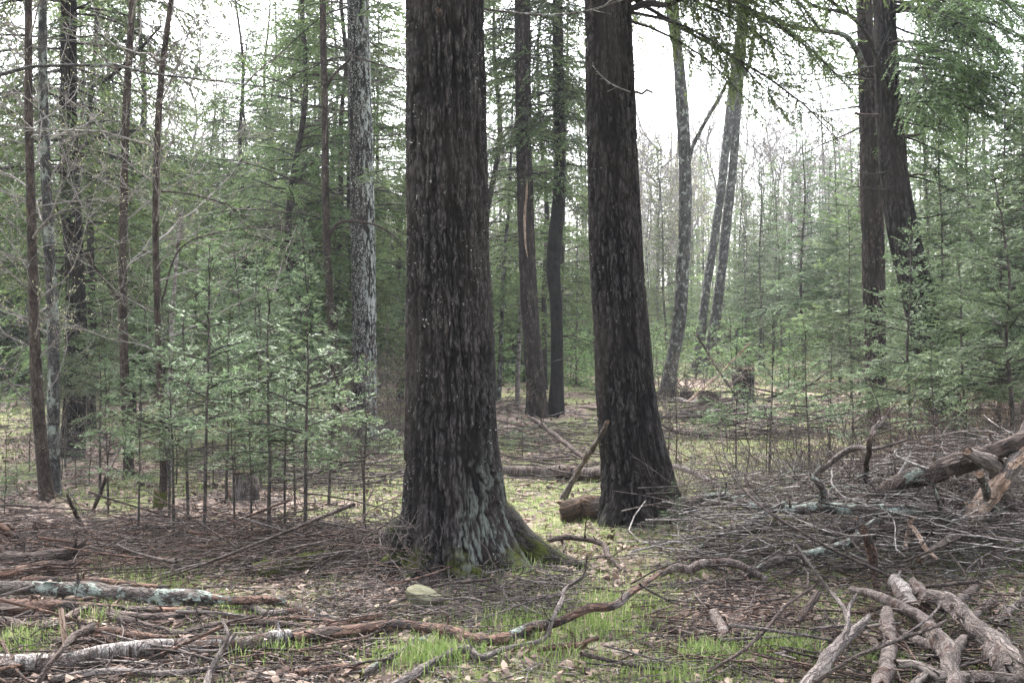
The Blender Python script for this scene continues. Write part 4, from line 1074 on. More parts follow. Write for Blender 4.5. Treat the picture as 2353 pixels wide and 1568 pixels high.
fallen('fallen_log', 'long white and brown birch log lying along the bottom left corner', [(-60, 1531, 17), (120, 1519, 17), (319, 1491, 16), (437, 1476, 15), (566, 1480, 14), (668, 1462, 14), (740, 1457, 13)], 'birch', 'log', parts=[(.59, .72, 'red_wood'), (.9, .97, 'dark_wood')], sides=14)
fallen('fallen_branch', 'longest sinuous red brown branch crossing the lower middle before the thickest hemlock', [(690, 1464, 13), (739, 1457, 13), (830, 1448, 12), (919, 1434, 12), (1022, 1445, 12), (1125, 1466, 11), (1228, 1441, 11), (1264, 1430, 10, .08), (1315, 1414, 9, .1), (1346, 1399, 9, .13), (1408, 1391, 8, .14), (1449, 1363, 7, .16), (1515, 1316, 4, .2)], 'red_wood', parts=[(.02, .10, 'dark_wood'), (.46, .62, 'lichen_wood'), (.76, .86, 'grey_wood')],
       side=[[(1040, 1448, 7), (1062, 1470, 5, .02), (1072, 1488, 3, .0)]], sides=12)
fallen('fallen_log', 'lichen spotted log lying level above the others at lower left', [(-60, 1345, 14, .1), (129, 1350, 14, .1), (257, 1363, 14, .09), (386, 1370, 14, .08), (463, 1369, 14, .08), (514, 1376, 9, .07), (590, 1377, 9, .07), (650, 1379, 8, .06)], 'lichen_wood', 'log', parts=[(.80, 1.0, 'red_wood')], sides=14)
fallen('fallen_branch', 'crooked branch forking off the end of the lichen spotted log', [(500, 1372, 7), (545, 1385, 8), (585, 1398, 8), (617, 1410, 7), (660, 1405, 7), (694, 1402, 7), (735, 1410, 6), (800, 1424, 4)], 'grey_wood', parts=[(.6, .8, 'red_wood')])
fallen('fallen_log', 'thick barkless brown log just below the lichen spotted one', [(-60, 1405, 13), (60, 1398, 13), (150, 1394, 13), (230, 1396, 11), (330, 1403, 10), (420, 1400, 8), (470, 1388, 5)], 'red_wood', 'log', sides=12)
fallen('fallen_branch', 'dark branch sagging in a bow under the barkless brown log', [(-30, 1418, 9), (30, 1433, 10), (80, 1442, 10), (130, 1430, 10), (175, 1408, 10), (210, 1397, 10), (280, 1411, 10), (350, 1418, 9), (420, 1412, 8), (480, 1398, 6)], 'dark_wood', parts=[(.3, .42, 'pink_birch')])
fallen('fallen_branch', 'thin dark branch slanting down from the sagging bow toward the birch log', [(215, 1402, 7), (280, 1420, 8), (350, 1436, 7), (430, 1454, 6), (490, 1462, 4)], 'dark_wood')
fallen('fallen_log', 'splintered dark log with a jagged end at the left edge', [(-50, 1290, 13, .12), (40, 1283, 13, .12), (110, 1273, 13, .13), (165, 1262, 10, .15), (192, 1248, 7, .2)], 'dark_wood', 'log', jag=(.02, .14), sides=13, side=[[(150, 1266, 8, .15), (172, 1250, 5, .2), (176, 1234, 2, .25)]])
fallen('fallen_log', 'orange brown split log beneath the jagged dark one at the left edge', [(-50, 1325, 12, .06), (50, 1312, 12, .07), (110, 1298, 10, .08), (190, 1290, 5, .1)], 'red_wood', 'log', jag=(.02, .12), sides=11)
fallen('fallen_log', 'broken red snag pointing up at the left edge above the jagged log', [(-60, 1190, 12, .3), (0, 1216, 12, .2), (36, 1240, 10, .1), (70, 1256, 8, .03)], 'red_wood', 'log', jag=(.06, .03), side=[[(65, 1252, 7, .04), (35, 1222, 5, .14), (20, 1206, 2, .2)]])
fallen('fallen_branch', 'short brown curved stick standing up right of the red snag', [(100, 1240, 5, .02), (86, 1222, 6, .08), (80, 1205, 4, .16)], 'dark_wood')
fallen('fallen_branch', 'upright bark stripped stick poked in between the left logs', [(150, 1495, 6, .0), (147, 1450, 6, .1), (141, 1402, 6, .2)], 'pale_wood')
fallen('fallen_branch', 'dark leaning stick with a knobbed end crossing over the birch log', [(80, 1580, 6, .02), (110, 1530, 6, .09), (135, 1500, 6, .13), (172, 1456, 8, .12), (208, 1440, 10, .1)], 'dark_wood')
fallen('fallen_branch', 'barkless red branch lying on grass between the sagging bow and the birch log', [(225, 1450, 9), (270, 1449, 9), (330, 1458, 8), (400, 1463, 6)], 'red_wood')
fallen('fallen_branch', 'pale forked stick leaning against the birch log from the bottom edge', [(468, 1585, 8, .02), (490, 1530, 7, .06), (512, 1490, 6, .14), (535, 1462, 5, .18)], 'grey_wood', side=[[(512, 1490, 5, .14), (524, 1462, 4, .2), (512, 1425, 3, .25)]])
fallen('fallen_branch', 'dark stick slanting in the grass left above the bare saplings', [(198, 1224, 4, .0), (178, 1185, 4, .22), (154, 1137, 3, .5)], 'dark_wood')
fallen('fallen_branch', 'long thin pole leaning among the slender firs at left', [(214, 1172, 4, .0), (245, 1095, 4, .45), (280, 1012, 3, 1.0)], 'dark_wood')
fallen('fallen_branch', 'knobby grey branch rising from the bottom edge toward the centre', [(900, 1580, 9), (955, 1543, 9), (1010, 1512, 8), (1048, 1495, 8), (1075, 1491, 9), (1099, 1508, 8), (1151, 1491, 6), (1243, 1472, 5)], 'grey_wood', sides=11)
fallen('fallen_branch', 'slim grey forked branch arching over the long red brown branch', [(1228, 1476, 5, .03), (1252, 1466, 5, .05), (1269, 1425, 4.5, .14), (1290, 1380, 4.5, .2), (1310, 1343, 4, .22), (1345, 1320, 3, .26)], 'grey_wood', side=[[(1310, 1343, 3, .22), (1345, 1308, 2, .36), (1348, 1278, 1.5, .45)]], tw=3)
fallen('fallen_branch', 'short hooked brown stick on the grass below the slim grey forked one', [(1240, 1490, 6), (1270, 1484, 7), (1320, 1480, 6), (1336, 1480, 7, .05), (1350, 1468, 5, .1), (1372, 1464, 4, .1)], 'red_wood')
fallen('fallen_branch', 'straight grey stick running up to the long red brown branch at its middle', [(830, 1545, 8), (880, 1520, 7), (940, 1480, 6), (985, 1460, 5)], 'lichen_wood')
fallen('fallen_branch', 'dark curved branch reaching from the thickest hemlock root to the right', [(1262, 1240, 5, .05), (1300, 1232, 6, .08), (1340, 1236, 6, .08), (1380, 1248, 6, .06), (1395, 1270, 6, .04), (1412, 1292, 5, .02), (1435, 1312, 4)], 'dark_wood', side=[[(1285, 1234, 4, .06), (1295, 1250, 3, .03), (1280, 1275, 3, .01)]], tw=3)
fallen('fallen_log', 'rotten jagged log stub poking out from behind the second hemlock', [(1298, 1171, 25, .09), (1335, 1168, 25, .09), (1380, 1165, 24, .09), (1460, 1162, 22, .09)], 'rot', 'log', jag=(.10, .02), sides=16, lump=.28, parts=[(.45, .98, 'dark_wood')])
fallen('fallen_log', 'pale birch log lying between the two front hemlocks', [(1160, 1077, 10), (1250, 1079, 12), (1330, 1084, 13), (1420, 1090, 13)], 'pink_birch', 'log', sides=12)
fallen('fallen_branch', 'broken pole leaning against the left side of the second hemlock', [(1294, 1143, 8, .0), (1318, 1098, 6, .22), (1348, 1050, 6, .5), (1396, 970, 5, .89)], 'grey_wood')
fallen('fallen_branch', 'dark thin pole slanting from the hemlock bush down to the pale birch log', [(1215, 960, 4, .5), (1270, 995, 5, .4), (1340, 1050, 5, .2)], 'dark_wood', tw=6)
fallen('fallen_log', 'moss covered rotten log half sunk in the brush left of the thickest hemlock', [(585, 1325, 20, .0), (640, 1305, 22, .03), (700, 1289, 20, .03), (760, 1280, 14, .0)], 'moss_wood', 'log', sides=16, lump=.22)
fallen('fallen_log', 'pale red stripped log lying behind the slender firs, left of the thickest hemlock', [(640, 1212, 6), (740, 1210, 7), (850, 1216, 6), (905, 1222, 5)], 'tan_wood', 'log')
for lab, pts, mat in [('reddish limb lying close under the barkless brown log, crossing the sagging bow', [(-40, 1382, 8), (60, 1386, 9), (170, 1378, 8), (260, 1372, 6)], 'red_wood'),
                      ('dark knobby limb between the sagging bow and the long red brown branch', [(430, 1446, 7), (520, 1428, 8), (620, 1432, 8), (700, 1440, 6)], 'dark_wood'),
                      ('reddish broken limb lying on the grass above the birch log middle', [(520, 1412, 6), (600, 1422, 7), (690, 1418, 7), (770, 1428, 5)], 'red_wood'),
                      ('brown limb at the left edge just above the white birch log', [(-40, 1476, 9), (60, 1470, 9), (150, 1474, 8), (240, 1468, 5)], 'dark_wood'),
                      ('grey limb below the white birch log along the bottom edge', [(120, 1556, 7), (260, 1540, 8), (400, 1545, 7), (520, 1530, 5)], 'grey_wood'),
                      ('red limb resting behind the lichen spotted log at left', [(-30, 1338, 8), (100, 1330, 9), (240, 1338, 8), (380, 1348, 6)], 'red_wood'),
                      ('straight red stick pointing from the birch log end to the flat stone', [(760, 1440, 6), (840, 1420, 7), (905, 1405, 5)], 'red_wood'),
                      ('peeled brown stick lying in front of the knobby grey branch at the bottom', [(690, 1545, 7), (780, 1530, 8), (850, 1535, 6)], 'red_wood')]:
    fallen('fallen_branch', lab, pts, mat, tw=2)
# right side
fallen('fallen_log', 'big dark log leaning up over the brush heap to the right edge', [(1978, 1190, 16, .06), (2060, 1148, 17, .25), (2163, 1106, 19, .42), (2266, 1070, 19, .58), (2370, 1036, 18, .72)], 'dark_wood', 'log', sides=14, side=[[(2266, 1068, 10, .58), (2310, 1030, 9, .72), (2362, 960, 7, 1.05)]], parts=[(.3, .5, 'lichen_wood')])
fallen('fallen_branch', 'long lichen covered branch lying level across the right brush heap', [(1540, 1172, 7, .16), (1649, 1168, 8, .2), (1752, 1196, 9, .22), (1834, 1203, 10, .22), (1885, 1194, 12, .25), (1937, 1201, 12, .25), (2034, 1208, 12, .24), (2100, 1205, 12, .24), (2163, 1209, 12, .22), (2189, 1220, 11, .2), (2222, 1240, 9, .16)], 'lichen_wood', side=[[(1885, 1194, 8, .25), (1890, 1165, 8, .36), (1878, 1140, 7, .46), (1862, 1128, 6, .5)], [(2160, 1208, 5, .22), (2150, 1170, 4, .4), (2141, 1140, 3, .5)]], sides=12, tw=8)
fallen('fallen_log', 'splintered fresh pale trunk piece standing aslant at the right edge', [(2205, 1258, 14, .02), (2230, 1220, 18, .16), (2262, 1180, 18, .28), (2310, 1125, 15, .45), (2375, 1050, 12, .68)], 'pale_wood', 'log', jag=(.08, .1), sides=13, lump=.24, parts=[(.6, .95, 'grey_wood')])
fallen('fallen_log', 'curved pale broken limb hooked over the big leaning log', [(2228, 1072, 12, .62), (2256, 1092, 16, .56), (2278, 1112, 17, .48), (2300, 1150, 14, .32), (2338, 1190, 14, .18)], 'tan_wood', 'log', jag=(.06, .02), sides=12)
fallen('fallen_branch', 'short lichen stick propped across the splintered pale trunk piece', [(2248, 1130, 9, .5), (2264, 1160, 9, .38), (2275, 1195, 7, .22), (2295, 1208, 6, .16)], 'lichen_wood')
fallen('fallen_branch', 'lichen grey branch curving up from the left tip of the right heap', [(1700, 1330, 7), (1793, 1318, 9, .06), (1875, 1301, 9, .1), (1947, 1281, 11, .14), (1980, 1254, 11, .2), (1973, 1232, 9, .26)], 'lichen_wood', side=[[(1978, 1256, 7, .2), (2010, 1232, 6, .26), (2040, 1222, 4, .28)]], sides=11)
fallen('fallen_branch', 'pale banded branch end lying on the grass left of the right heap', [(1520, 1320, 5, .04), (1556, 1304, 9, .1), (1585, 1308, 9, .09), (1615, 1328, 9, .05), (1680, 1328, 8, .04), (1760, 1330, 7, .04)], 'pink_birch', side=[[(1595, 1332, 4), (1680, 1340, 5), (1750, 1336, 4)]])
fallen('fallen_branch', 'lichen branch fork rising from grass below the second hemlock toward the heap', [(1590, 1278, 6, .02), (1649, 1261, 7, .07), (1716, 1234, 8, .14), (1760, 1212, 7, .2), (1800, 1190, 5, .26)], 'lichen_wood', tw=4)
fallen('fallen_log', 'dark straight log lying deep in the right heap under the lichen branch', [(1885, 1249, 7, .1), (1999, 1251, 9, .1), (2100, 1250, 10, .1), (2200, 1252, 9, .1)], 'dark_wood', 'log')
fallen('fallen_log', 'mossy log tip with orange rot showing in the left part of the right heap', [(1700, 1250, 7, .06), (1745, 1243, 11, .08), (1790, 1232, 12, .09), (1830, 1226, 9, .08)], 'moss_wood', 'log', jag=(.08, .02))
fallen('fallen_branch', 'red brown stick standing aslant in the middle of the right heap', [(2012, 1345, 7, .0), (2004, 1310, 10, .1), (1992, 1278, 10, .2), (1982, 1250, 7, .28)], 'red_wood')
fallen('fallen_branch', 'white forked twig piece standing on the right heap', [(2078, 1298, 5, .04), (2086, 1262, 5, .12), (2092, 1228, 5, .24)], 'pale_wood', side=[[(2090, 1240, 5, .2), (2108, 1262, 5, .16), (2128, 1298, 6, .08), (2150, 1318, 5, .03)]])
fallen('fallen_branch', 'tan curved limb running down from the splintered pale trunk piece', [(2200, 1240, 8, .12), (2175, 1278, 9, .1), (2150, 1298, 9, .07), (2120, 1318, 8, .03)], 'tan_wood')
fallen('fallen_log', 'birch log bending down to a forked grey root end in the bottom right corner', [(1960, 1355, 7, .08), (2000, 1366, 9, .1), (2050, 1385, 12, .1), (2095, 1404, 14, .1), (2122, 1420, 15, .09), (2140, 1455, 17, .08), (2165, 1485, 20, .07), (2187, 1510, 18, .06), (2186, 1545, 17, .04), (2190, 1590, 17, .02)], 'pink_birch', 'log', sides=15, parts=[(.46, .995, 'tan_wood')], side=[[(2180, 1500, 15, .07), (2205, 1480, 14, .09), (2214, 1464, 9, .1)], [(2072, 1450, 9, .03), (2110, 1472, 12, .05), (2160, 1490, 14, .06)]])
fallen('fallen_log', 'hollow ended grey log right of the birch bend in the bottom right corner', [(2138, 1374, 16, .12), (2165, 1382, 18, .12), (2200, 1405, 18, .11), (2228, 1436, 17, .1), (2260, 1462, 18, .09), (2300, 1485, 17, .07)], 'tan_wood', 'log', sides=15, jag=(.05, .05), parts=[(.68, .78, 'pink_birch')])
fallen('fallen_log', 'broken chunky log end at the right edge bottom with a split face', [(2258, 1468, 22, .1), (2290, 1490, 26, .09), (2330, 1520, 27, .08), (2390, 1555, 26, .06)], 'tan_wood', 'log', jag=(.06, .02), sides=15, lump=.22)
fallen('fallen_log', 'curly barked birch stub lying behind the birch bend', [(2062, 1335, 14, .1), (2076, 1362, 16, .1), (2094, 1392, 15, .08)], 'birch', 'log', sides=13)
fallen('fallen_log', 'second short birch stub beside the curly barked one', [(2102, 1336, 11, .08), (2115, 1362, 13, .08), (2124, 1392, 12, .06)], 'pink_birch', 'log', sides=12)
fallen('fallen_log', 'pale birch log lying end-on at the bottom edge left of the birch bend', [(2032, 1412, 14, .08), (2040, 1448, 16, .08), (2040, 1490, 17, .07), (2032, 1535, 17, .06), (2028, 1590, 18, .04)], 'pink_birch', 'log', sides=14)
fallen('fallen_branch', 'thick grey branch with a forked tip rising from the bottom edge at right', [(1850, 1590, 17, .04), (1880, 1545, 17, .09), (1910, 1505, 15, .13), (1945, 1462, 12, .17), (1975, 1432, 9, .2), (1995, 1412, 5, .22)], 'grey_wood', side=[[(1930, 1480, 7, .15), (1948, 1430, 6, .2), (1950, 1395, 5, .24), (1966, 1366, 4, .28)], [(1948, 1430, 5, .2), (1935, 1390, 5, .22), (1900, 1350, 4, .25), (1830, 1295, 3, .35)]], sides=12)
fallen('fallen_log', 'short weathered birch piece left of the thick grey forked branch', [(1640, 1408, 10, .05), (1652, 1432, 11, .05), (1668, 1468, 10, .04)], 'pink_birch', 'log')
fallen('fallen_branch', 'long thin dark stick slanting from the bottom edge to the left end of the heap', [(1630, 1540, 4, .03), (1700, 1498, 4, .08), (1762, 1440, 4, .14), (1800, 1395, 3.5, .17), (1880, 1340, 3, .2)], 'dark_wood', tw=3)
fallen('fallen_branch', 'thick dark stick leaning in the leaves below the left end of the right heap', [(1832, 1428, 8, .02), (1858, 1398, 9, .06), (1878, 1368, 8, .11)], 'dark_wood')
fallen('fallen_branch', 'thin grey stick ending on the grass tuft at lower right', [(1505, 1443, 5), (1560, 1452, 6), (1620, 1474, 6), (1660, 1490, 5)], 'dark_wood')
fallen('fallen_log', 'pale weathered log lying along the bottom right edge', [(2070, 1528, 13, .06), (2110, 1530, 14, .06), (2150, 1548, 13, .05), (2240, 1552, 12, .05), (2380, 1560, 12, .04)], 'tan_wood', 'log', sides=12, side=[[(2130, 1545, 9, .05), (2100, 1570, 10, .04), (2080, 1600, 10, .02)]])
fallen('fallen_branch', 'long bent dark stick lying over the birch bend and the end-on log', [(1880, 1560, 4, .1), (1960, 1510, 4, .2), (2060, 1470, 4, .24), (2140, 1440, 3.5, .26), (2170, 1425, 2.5, .26)], 'twig_dark')
for k, pts in enumerate([[(2170, 1400, 8), (2215, 1370, 9), (2250, 1338, 7)], [(2230, 1420, 7), (2260, 1395, 8), (2290, 1365, 6)], [(2290, 1430, 7), (2320, 1400, 8), (2350, 1372, 6)], [(1990, 1455, 6), (2010, 1476, 8), (2018, 1492, 6)], [(2260, 1300, 5), (2300, 1272, 6), (2350, 1262, 6)]]):
    fallen('fallen_branch', 'short pink brown birch bolt lying loose in the bottom right litter', pts, 'pink_birch', group='short birch bolts at bottom right', seed=60 + k)
# far and middle ground wood
for lab, pts, mat in [('white birch log lying across the sunlit glade behind the second hemlock', [(1500, 912, 4), (1560, 920, 5), (1680, 928, 4)], 'birch'),
                      ('grey log lying level in the glade in front of the old stumps', [(1510, 952, 4), (1620, 946, 6), (1700, 942, 7), (1765, 938, 8)], 'grey_wood'),
                      ('thin pale pole leaning up to the right in the glade', [(1575, 925, 2.5, .05), (1640, 870, 2, .9), (1720, 790, 1.6, 2.0)], 'pale_wood'),
                      ('dark pole leaning against the forked grey clump', [(1710, 930, 3, .05), (1650, 850, 3, 1.0), (1600, 770, 2.5, 2.1)], 'dark_wood'),
                      ('white curved root wood lying in the clearing behind the left thicket', [(530, 990, 4, .1), (560, 1000, 6, .06), (590, 992, 5, .15), (610, 980, 3, .3)], 'birch'),
                      ('dark pole slanting through brush right of the glade', [(1985, 1140, 5, .1), (2000, 1040, 6, .75), (2030, 960, 5, 1.2)], 'dark_wood'),
                      ('long grey curved limb standing in the brush left of the big leaning log', [(1850, 1120, 5, .1), (1900, 1100, 6, .3), (1960, 1060, 6, .5), (2010, 1030, 4, .7), (2080, 1010, 3, .8)], 'grey_wood'),
                      ('grey bent limb in the brush right of the second hemlock', [(1546, 1070, 6, .3), (1590, 1085, 6, .3), (1630, 1125, 6, .15), (1660, 1165, 6, .05)], 'grey_wood')]:
    fallen('fallen_branch', lab, pts, mat, tw=5)

# stumps
def stump(label, px, py, h, r, mat, moss=None, seed=1):
    p = at(px, py); rg = rnd(seed); z = float(terrain(p[0], p[1]))
    mb = MB()
    n, m = 40, 14
    th = np.linspace(0, 2 * math.pi, n, endpoint=False); zz = np.linspace(-.1, h, m)
    R_ = r * (1 + .35 * np.exp(-(zz + .1) / .14))[:, None] * (1 + .10 * fbm(np.cos(th)[None] * 2 + seed, np.sin(th)[None] * 2, zz[:, None] * 2, seed))
    Z_ = np.repeat(zz[:, None], n, 1); Z_[-1] += rg.random(n) * h * .12
    V = np.stack([R_ * np.cos(th), R_ * np.sin(th), Z_], -1)
    V = np.concatenate([V, V[-1:] * [.6, .6, 1] - [0, 0, .02], V[-1:] * [.02, .02, 1] - [0, 0, .04]])
    mb.add(V.reshape(-1, 3) + [p[0], p[1], z], ring_faces(m, n), mat, .5, V.reshape(-1, 3))
    mb.Fq[-1] = mb.Fq[-1]; root = thing('tree_stump', label, 'stump', (p[0], p[1], z))
    link('stump_body', mb.mesh('stump_body', (p[0], p[1], z)), root)
    mt = MB(); mt.add(V[m - 1:].reshape(-1, 3), ring_faces(3, n), 'end_wood', .5, None, smooth=False)
    link('cut_top', mt.mesh('cut_top'), root)
    if moss:
        mm = MB(); k = np.abs(np.angle(np.exp(1j * (th - moss)))) < .9
        idx = np.where(k)[0]; A = V[1:6, idx] * [1.04, 1.04, 1]
        f = [(i * len(idx) + j, i * len(idx) + j + 1, (i + 1) * len(idx) + j + 1, (i + 1) * len(idx) + j) for i in range(4) for j in range(len(idx) - 1)]
        if len(idx) > 2 and idx[-1] - idx[0] == len(idx) - 1:
            mm.add(A.reshape(-1, 3), f, 'moss_wood', .5, None); link('moss_patch', mm.mesh('moss_patch'), root)
stump('pale weathered stump with green moss on its left side, behind the slender firs', 562, 1148, .26, .12, 'grey_wood', math.radians(200), 3)
stump('tall dark stump standing at the far side of the glade', 1707, 924, .8, .27, 'black_bark', None, 4)
stump('low mossy stump with yellow moss in front of the forked grey clump', 1630, 940, .4, .24, 'dark_wood', math.radians(215), 5)
stump('small low dark stump beside the pale grey trunk of the glade', 1578, 922, .26, .18, 'dark_wood', None, 6)
stump('tiny mossy stump at the foot of the slim curved trunk at left', 368, 1168, .16, .06, 'moss_wood', None, 7)

# the flat stone
def stone():
    p = at(975, 1400); rg = rnd(4); mb = MB(); n = 36
    th = np.linspace(0, 2 * math.pi, n, endpoint=False)
    pg = np.array([(1, -.25), (.55, .35), (.05, .72), (-.5, .85), (-.86, .55), (-1, .1), (-.95, -.25), (-.6, -.55), (.1, -.78), (.72, -.52)])
    pa = np.arctan2(pg[:, 1], pg[:, 0]); o_ = np.argsort(pa); pr = np.hypot(pg[:, 0], pg[:, 1])[o_]; pa = pa[o_]
    rr_ = np.interp(np.angle(np.exp(1j * th)), np.concatenate([pa - 2 * math.pi, pa, pa + 2 * math.pi]), np.tile(pr, 3))
    out = np.stack([.165 * rr_ * np.cos(th), .115 * rr_ * np.sin(th)], -1)
    lay = [(.96, -.04), (1.0, -.005), (1.0, .016), (.975, .024), (.95, .026), (.5, .030), (.02, .027)]
    V = np.array([[[o[0] * s, o[1] * s, z] for o in out] for s, z in lay])
    out = out * .72
    V = np.array([[[o[0] * s, o[1] * s, z] for o in out] for s, z in lay])
    a, b = RAD(14), RAD(22)
    X = V.reshape(-1, 3); X[:, 2] += .006 * fbm(X[:, 0] * 22, X[:, 1] * 22, 0, 6)
    Rx = np.array([[1, 0, 0], [0, math.cos(b), -math.sin(b)], [0, math.sin(b), math.cos(b)]]); Ry = np.array([[math.cos(a), 0, math.sin(a)], [0, 1, 0], [-math.sin(a), 0, math.cos(a)]])
    X = X @ Rx.T @ Ry.T + [p[0], p[1] + .07, float(terrain(p[0], p[1])) + .06]
    mb.add(X, ring_faces(len(lay), n), 'stone', .5, V.reshape(-1, 3))
    o = link('flat_stone', mb.mesh('flat_stone', p), None, p)
    tag(o, 'flat olive grey stone slab lying tilted on the sticks before the thickest hemlock', 'stone')
m_ = Mat('olive_stone'); b_ = m_.attr('bk', 'Vector')
nn = m_.noise(m_.vec(b_, (1, 2.5, 1)), 14, 4, .6)
M['stone'] = m_.out(m_.ramp(nn, [(.3, (.075, .07, .04)), (.55, (.125, .12, .075)), (.75, (.18, .175, .12))]), .85, m_.bump(m_.noise(b_, 90, 3), .4, .004))
stone()

# ------------------------------------------------------------------ sticks: the largest as things, the small litter as stuff
def stick_arrays(rg, n, pxr, pyr, Lr, rr, az, liftmax, K=7, up=.0, curve=.14):
    px = rg.uniform(*pxr, n); py = rg.uniform(*pyr, n)
    L = rg.uniform(*Lr, n); r = rg.uniform(*rr, n) * (.6 + .6 * L / max(Lr))
    a = np.radians(rg.normal(az[0], az[1], n)) + np.where(rg.random(n) < .5, 0, math.pi)
    t = np.linspace(0, 1, K)
    P = np.empty((n, K, 3))
    for i in range(n):
        c = at(px[i], py[i])
        d = np.array([math.cos(a[i]), math.sin(a[i])]); q = np.array([-d[1], d[0]])
        bend = rg.normal(0, curve) * L[i]
        wig = rg.normal(0, .012, K).cumsum() * L[i]
        xy = c[:2] + (t[:, None] - .5) * L[i] * d + (np.sin(t * math.pi) * bend + wig)[:, None] * q
        g = terrain(xy[:, 0], xy[:, 1])
        l0 = rg.random() ** 1.6 * liftmax; sl = rg.normal(0, up) * L[i]
        z = g.mean() * .6 + g * .4 + r[i] * .7 + l0 + np.maximum(-l0, (t - .5) * sl) + np.abs(np.sin(t * math.pi + rg.random() * .6)) * rg.normal(0, .03) * L[i]
        P[i] = np.column_stack([xy, np.maximum(z, g + r[i] * .3)])
    return P, taper(r, r * .35, K)

HEAPS = [  # things, stuff, px range, py range, L, r, azimuth, lift, label, group, materials
    (54, 900, (-60, 940), (1220, 1340), (.5, 1.9), (.005, .012), (38, 26), .22, 'thin bare stick in the low brush heap left of the thickest hemlock', 'sticks of the left brush heap', ('twig', 'twig_dark', 'red_wood')),
    (34, 520, (-60, 860), (1380, 1568), (.3, 1.1), (.005, .012), (5, 35), .05, 'stick lying among the logs in the lower left foreground', 'sticks among the left logs', ('red_wood', 'twig_dark', 'grey_wood')),
    (34, 560, (740, 1330), (1295, 1440), (.3, .9), (.004, .009), (12, 40), .10, 'stick in the twig litter in front of the thickest hemlock', 'sticks before the thickest hemlock', ('twig', 'twig_dark', 'grey_wood')),
    (66, 1400, (1560, 2420), (1110, 1350), (.5, 1.6), (.005, .011), (10, 60), .44, 'bare stick tangled in the big brush heap at right', 'sticks of the right brush heap', ('twig', 'twig_dark', 'pale_twig')),
    (32, 600, (1480, 2420), (1345, 1568), (.3, 1.1), (.005, .012), (30, 45), .10, 'stick lying in the leaf litter below the right brush heap', 'sticks below the right brush heap', ('twig_dark', 'twig', 'red_wood')),
    (18, 620, (2020, 2460), (1030, 1200), (.6, 1.9), (.005, .012), (25, 60), .5, 'bare stick leaning in the high end of the brush heap under the right firs', 'sticks at the high end of the right heap', ('twig', 'pale_twig', 'red_wood')),
    (22, 160, (450, 930), (1040, 1130), (.8, 2.2), (.010, .022), (0, 14), .12, 'stick in the slash row behind the slender firs', 'sticks of the slash row behind the firs', ('grey_wood', 'twig_dark', 'twig')),
    (16, 120, (1130, 1390), (985, 1110), (.8, 2.0), (.010, .02), (0, 20), .15, 'stick lying between the two front hemlocks', 'sticks between the front hemlocks', ('twig_dark', 'grey_wood', 'dark_wood')),
    (22, 160, (1500, 1950), (905, 1010), (1.0, 3.0), (.015, .04), (0, 18), .10, 'stick lying in the sunny glade', 'sticks in the glade', ('grey_wood', 'twig_dark', 'dark_wood')),
]
rk = rnd(404)
litter = MB()
for nt, ns, pxr, pyr, Lr, rr, az, lift, lab, grp, mats in HEAPS:
    P, Rr = stick_arrays(rk, nt, pxr, pyr, Lr, rr, az, lift, 9, .24)
    for i in range(nt):
        mb = MB(); m = mats[i % 3]
        tt = np.linspace(0, 1, 22); t = np.linspace(0, 1, 9)
        PP = hermite(t, P[i], tt)
        tube(mb, PP, hermite(t, Rr[i][:, None], tt)[:, 0], m, 7, .10, i)
        o, d, l, t2, _ = sprout(rk, P[i][None], 4, (25, 60), (.3, .95), (.12, .35))
        d[:, 2] = np.abs(d[:, 2]) * .7
        twigs(mb, grow(rk, o, d, l, 6, .12, 0), taper(np.full(4, Rr[i][4] * .45), np.full(4, .002), 6), m, 4)
        b = P[i][0].copy()
        tag(link('dead_stick', mb.mesh('dead_stick', b), None, b), lab, 'stick', grp)
    P, Rr = stick_arrays(rk, ns, pxr, pyr, (Lr[0] * .5, Lr[1] * .7), (rr[0] * .5, rr[1] * .5), (az[0], az[1] * 1.4), lift * .9, 7, .12, .2)
    for j in range(3): twigs(litter, P[j::3], Rr[j::3], mats[j] if mats[j] in ('twig', 'twig_dark', 'pale_twig') else ('red_twig' if mats[j] == 'red_wood' else 'twig'), 4)
# fine twig litter everywhere
for (pxr, pyr, n, Lr, rr) in [((-80, 2430), (1180, 1600), 4200, (.05, .40), (.0015, .004)), ((-80, 2430), (1000, 1180), 1500, (.15, .9), (.003, .008)), ((-80, 2430), (900, 1010), 900, (.4, 1.8), (.006, .016))]:
    P, Rr = stick_arrays(rk, n, pxr, pyr, Lr, rr, (0, 60), .03, 5, .10, .2)
    for j, m in enumerate(('twig', 'twig_dark', 'pale_twig', 'twig')): twigs(litter, P[j::4], Rr[j::4], m, 3)
tag(link('twig_litter', litter.mesh('twig_litter')), 'fine fallen twigs strewn over the whole forest floor', 'twig litter', kind='stuff')

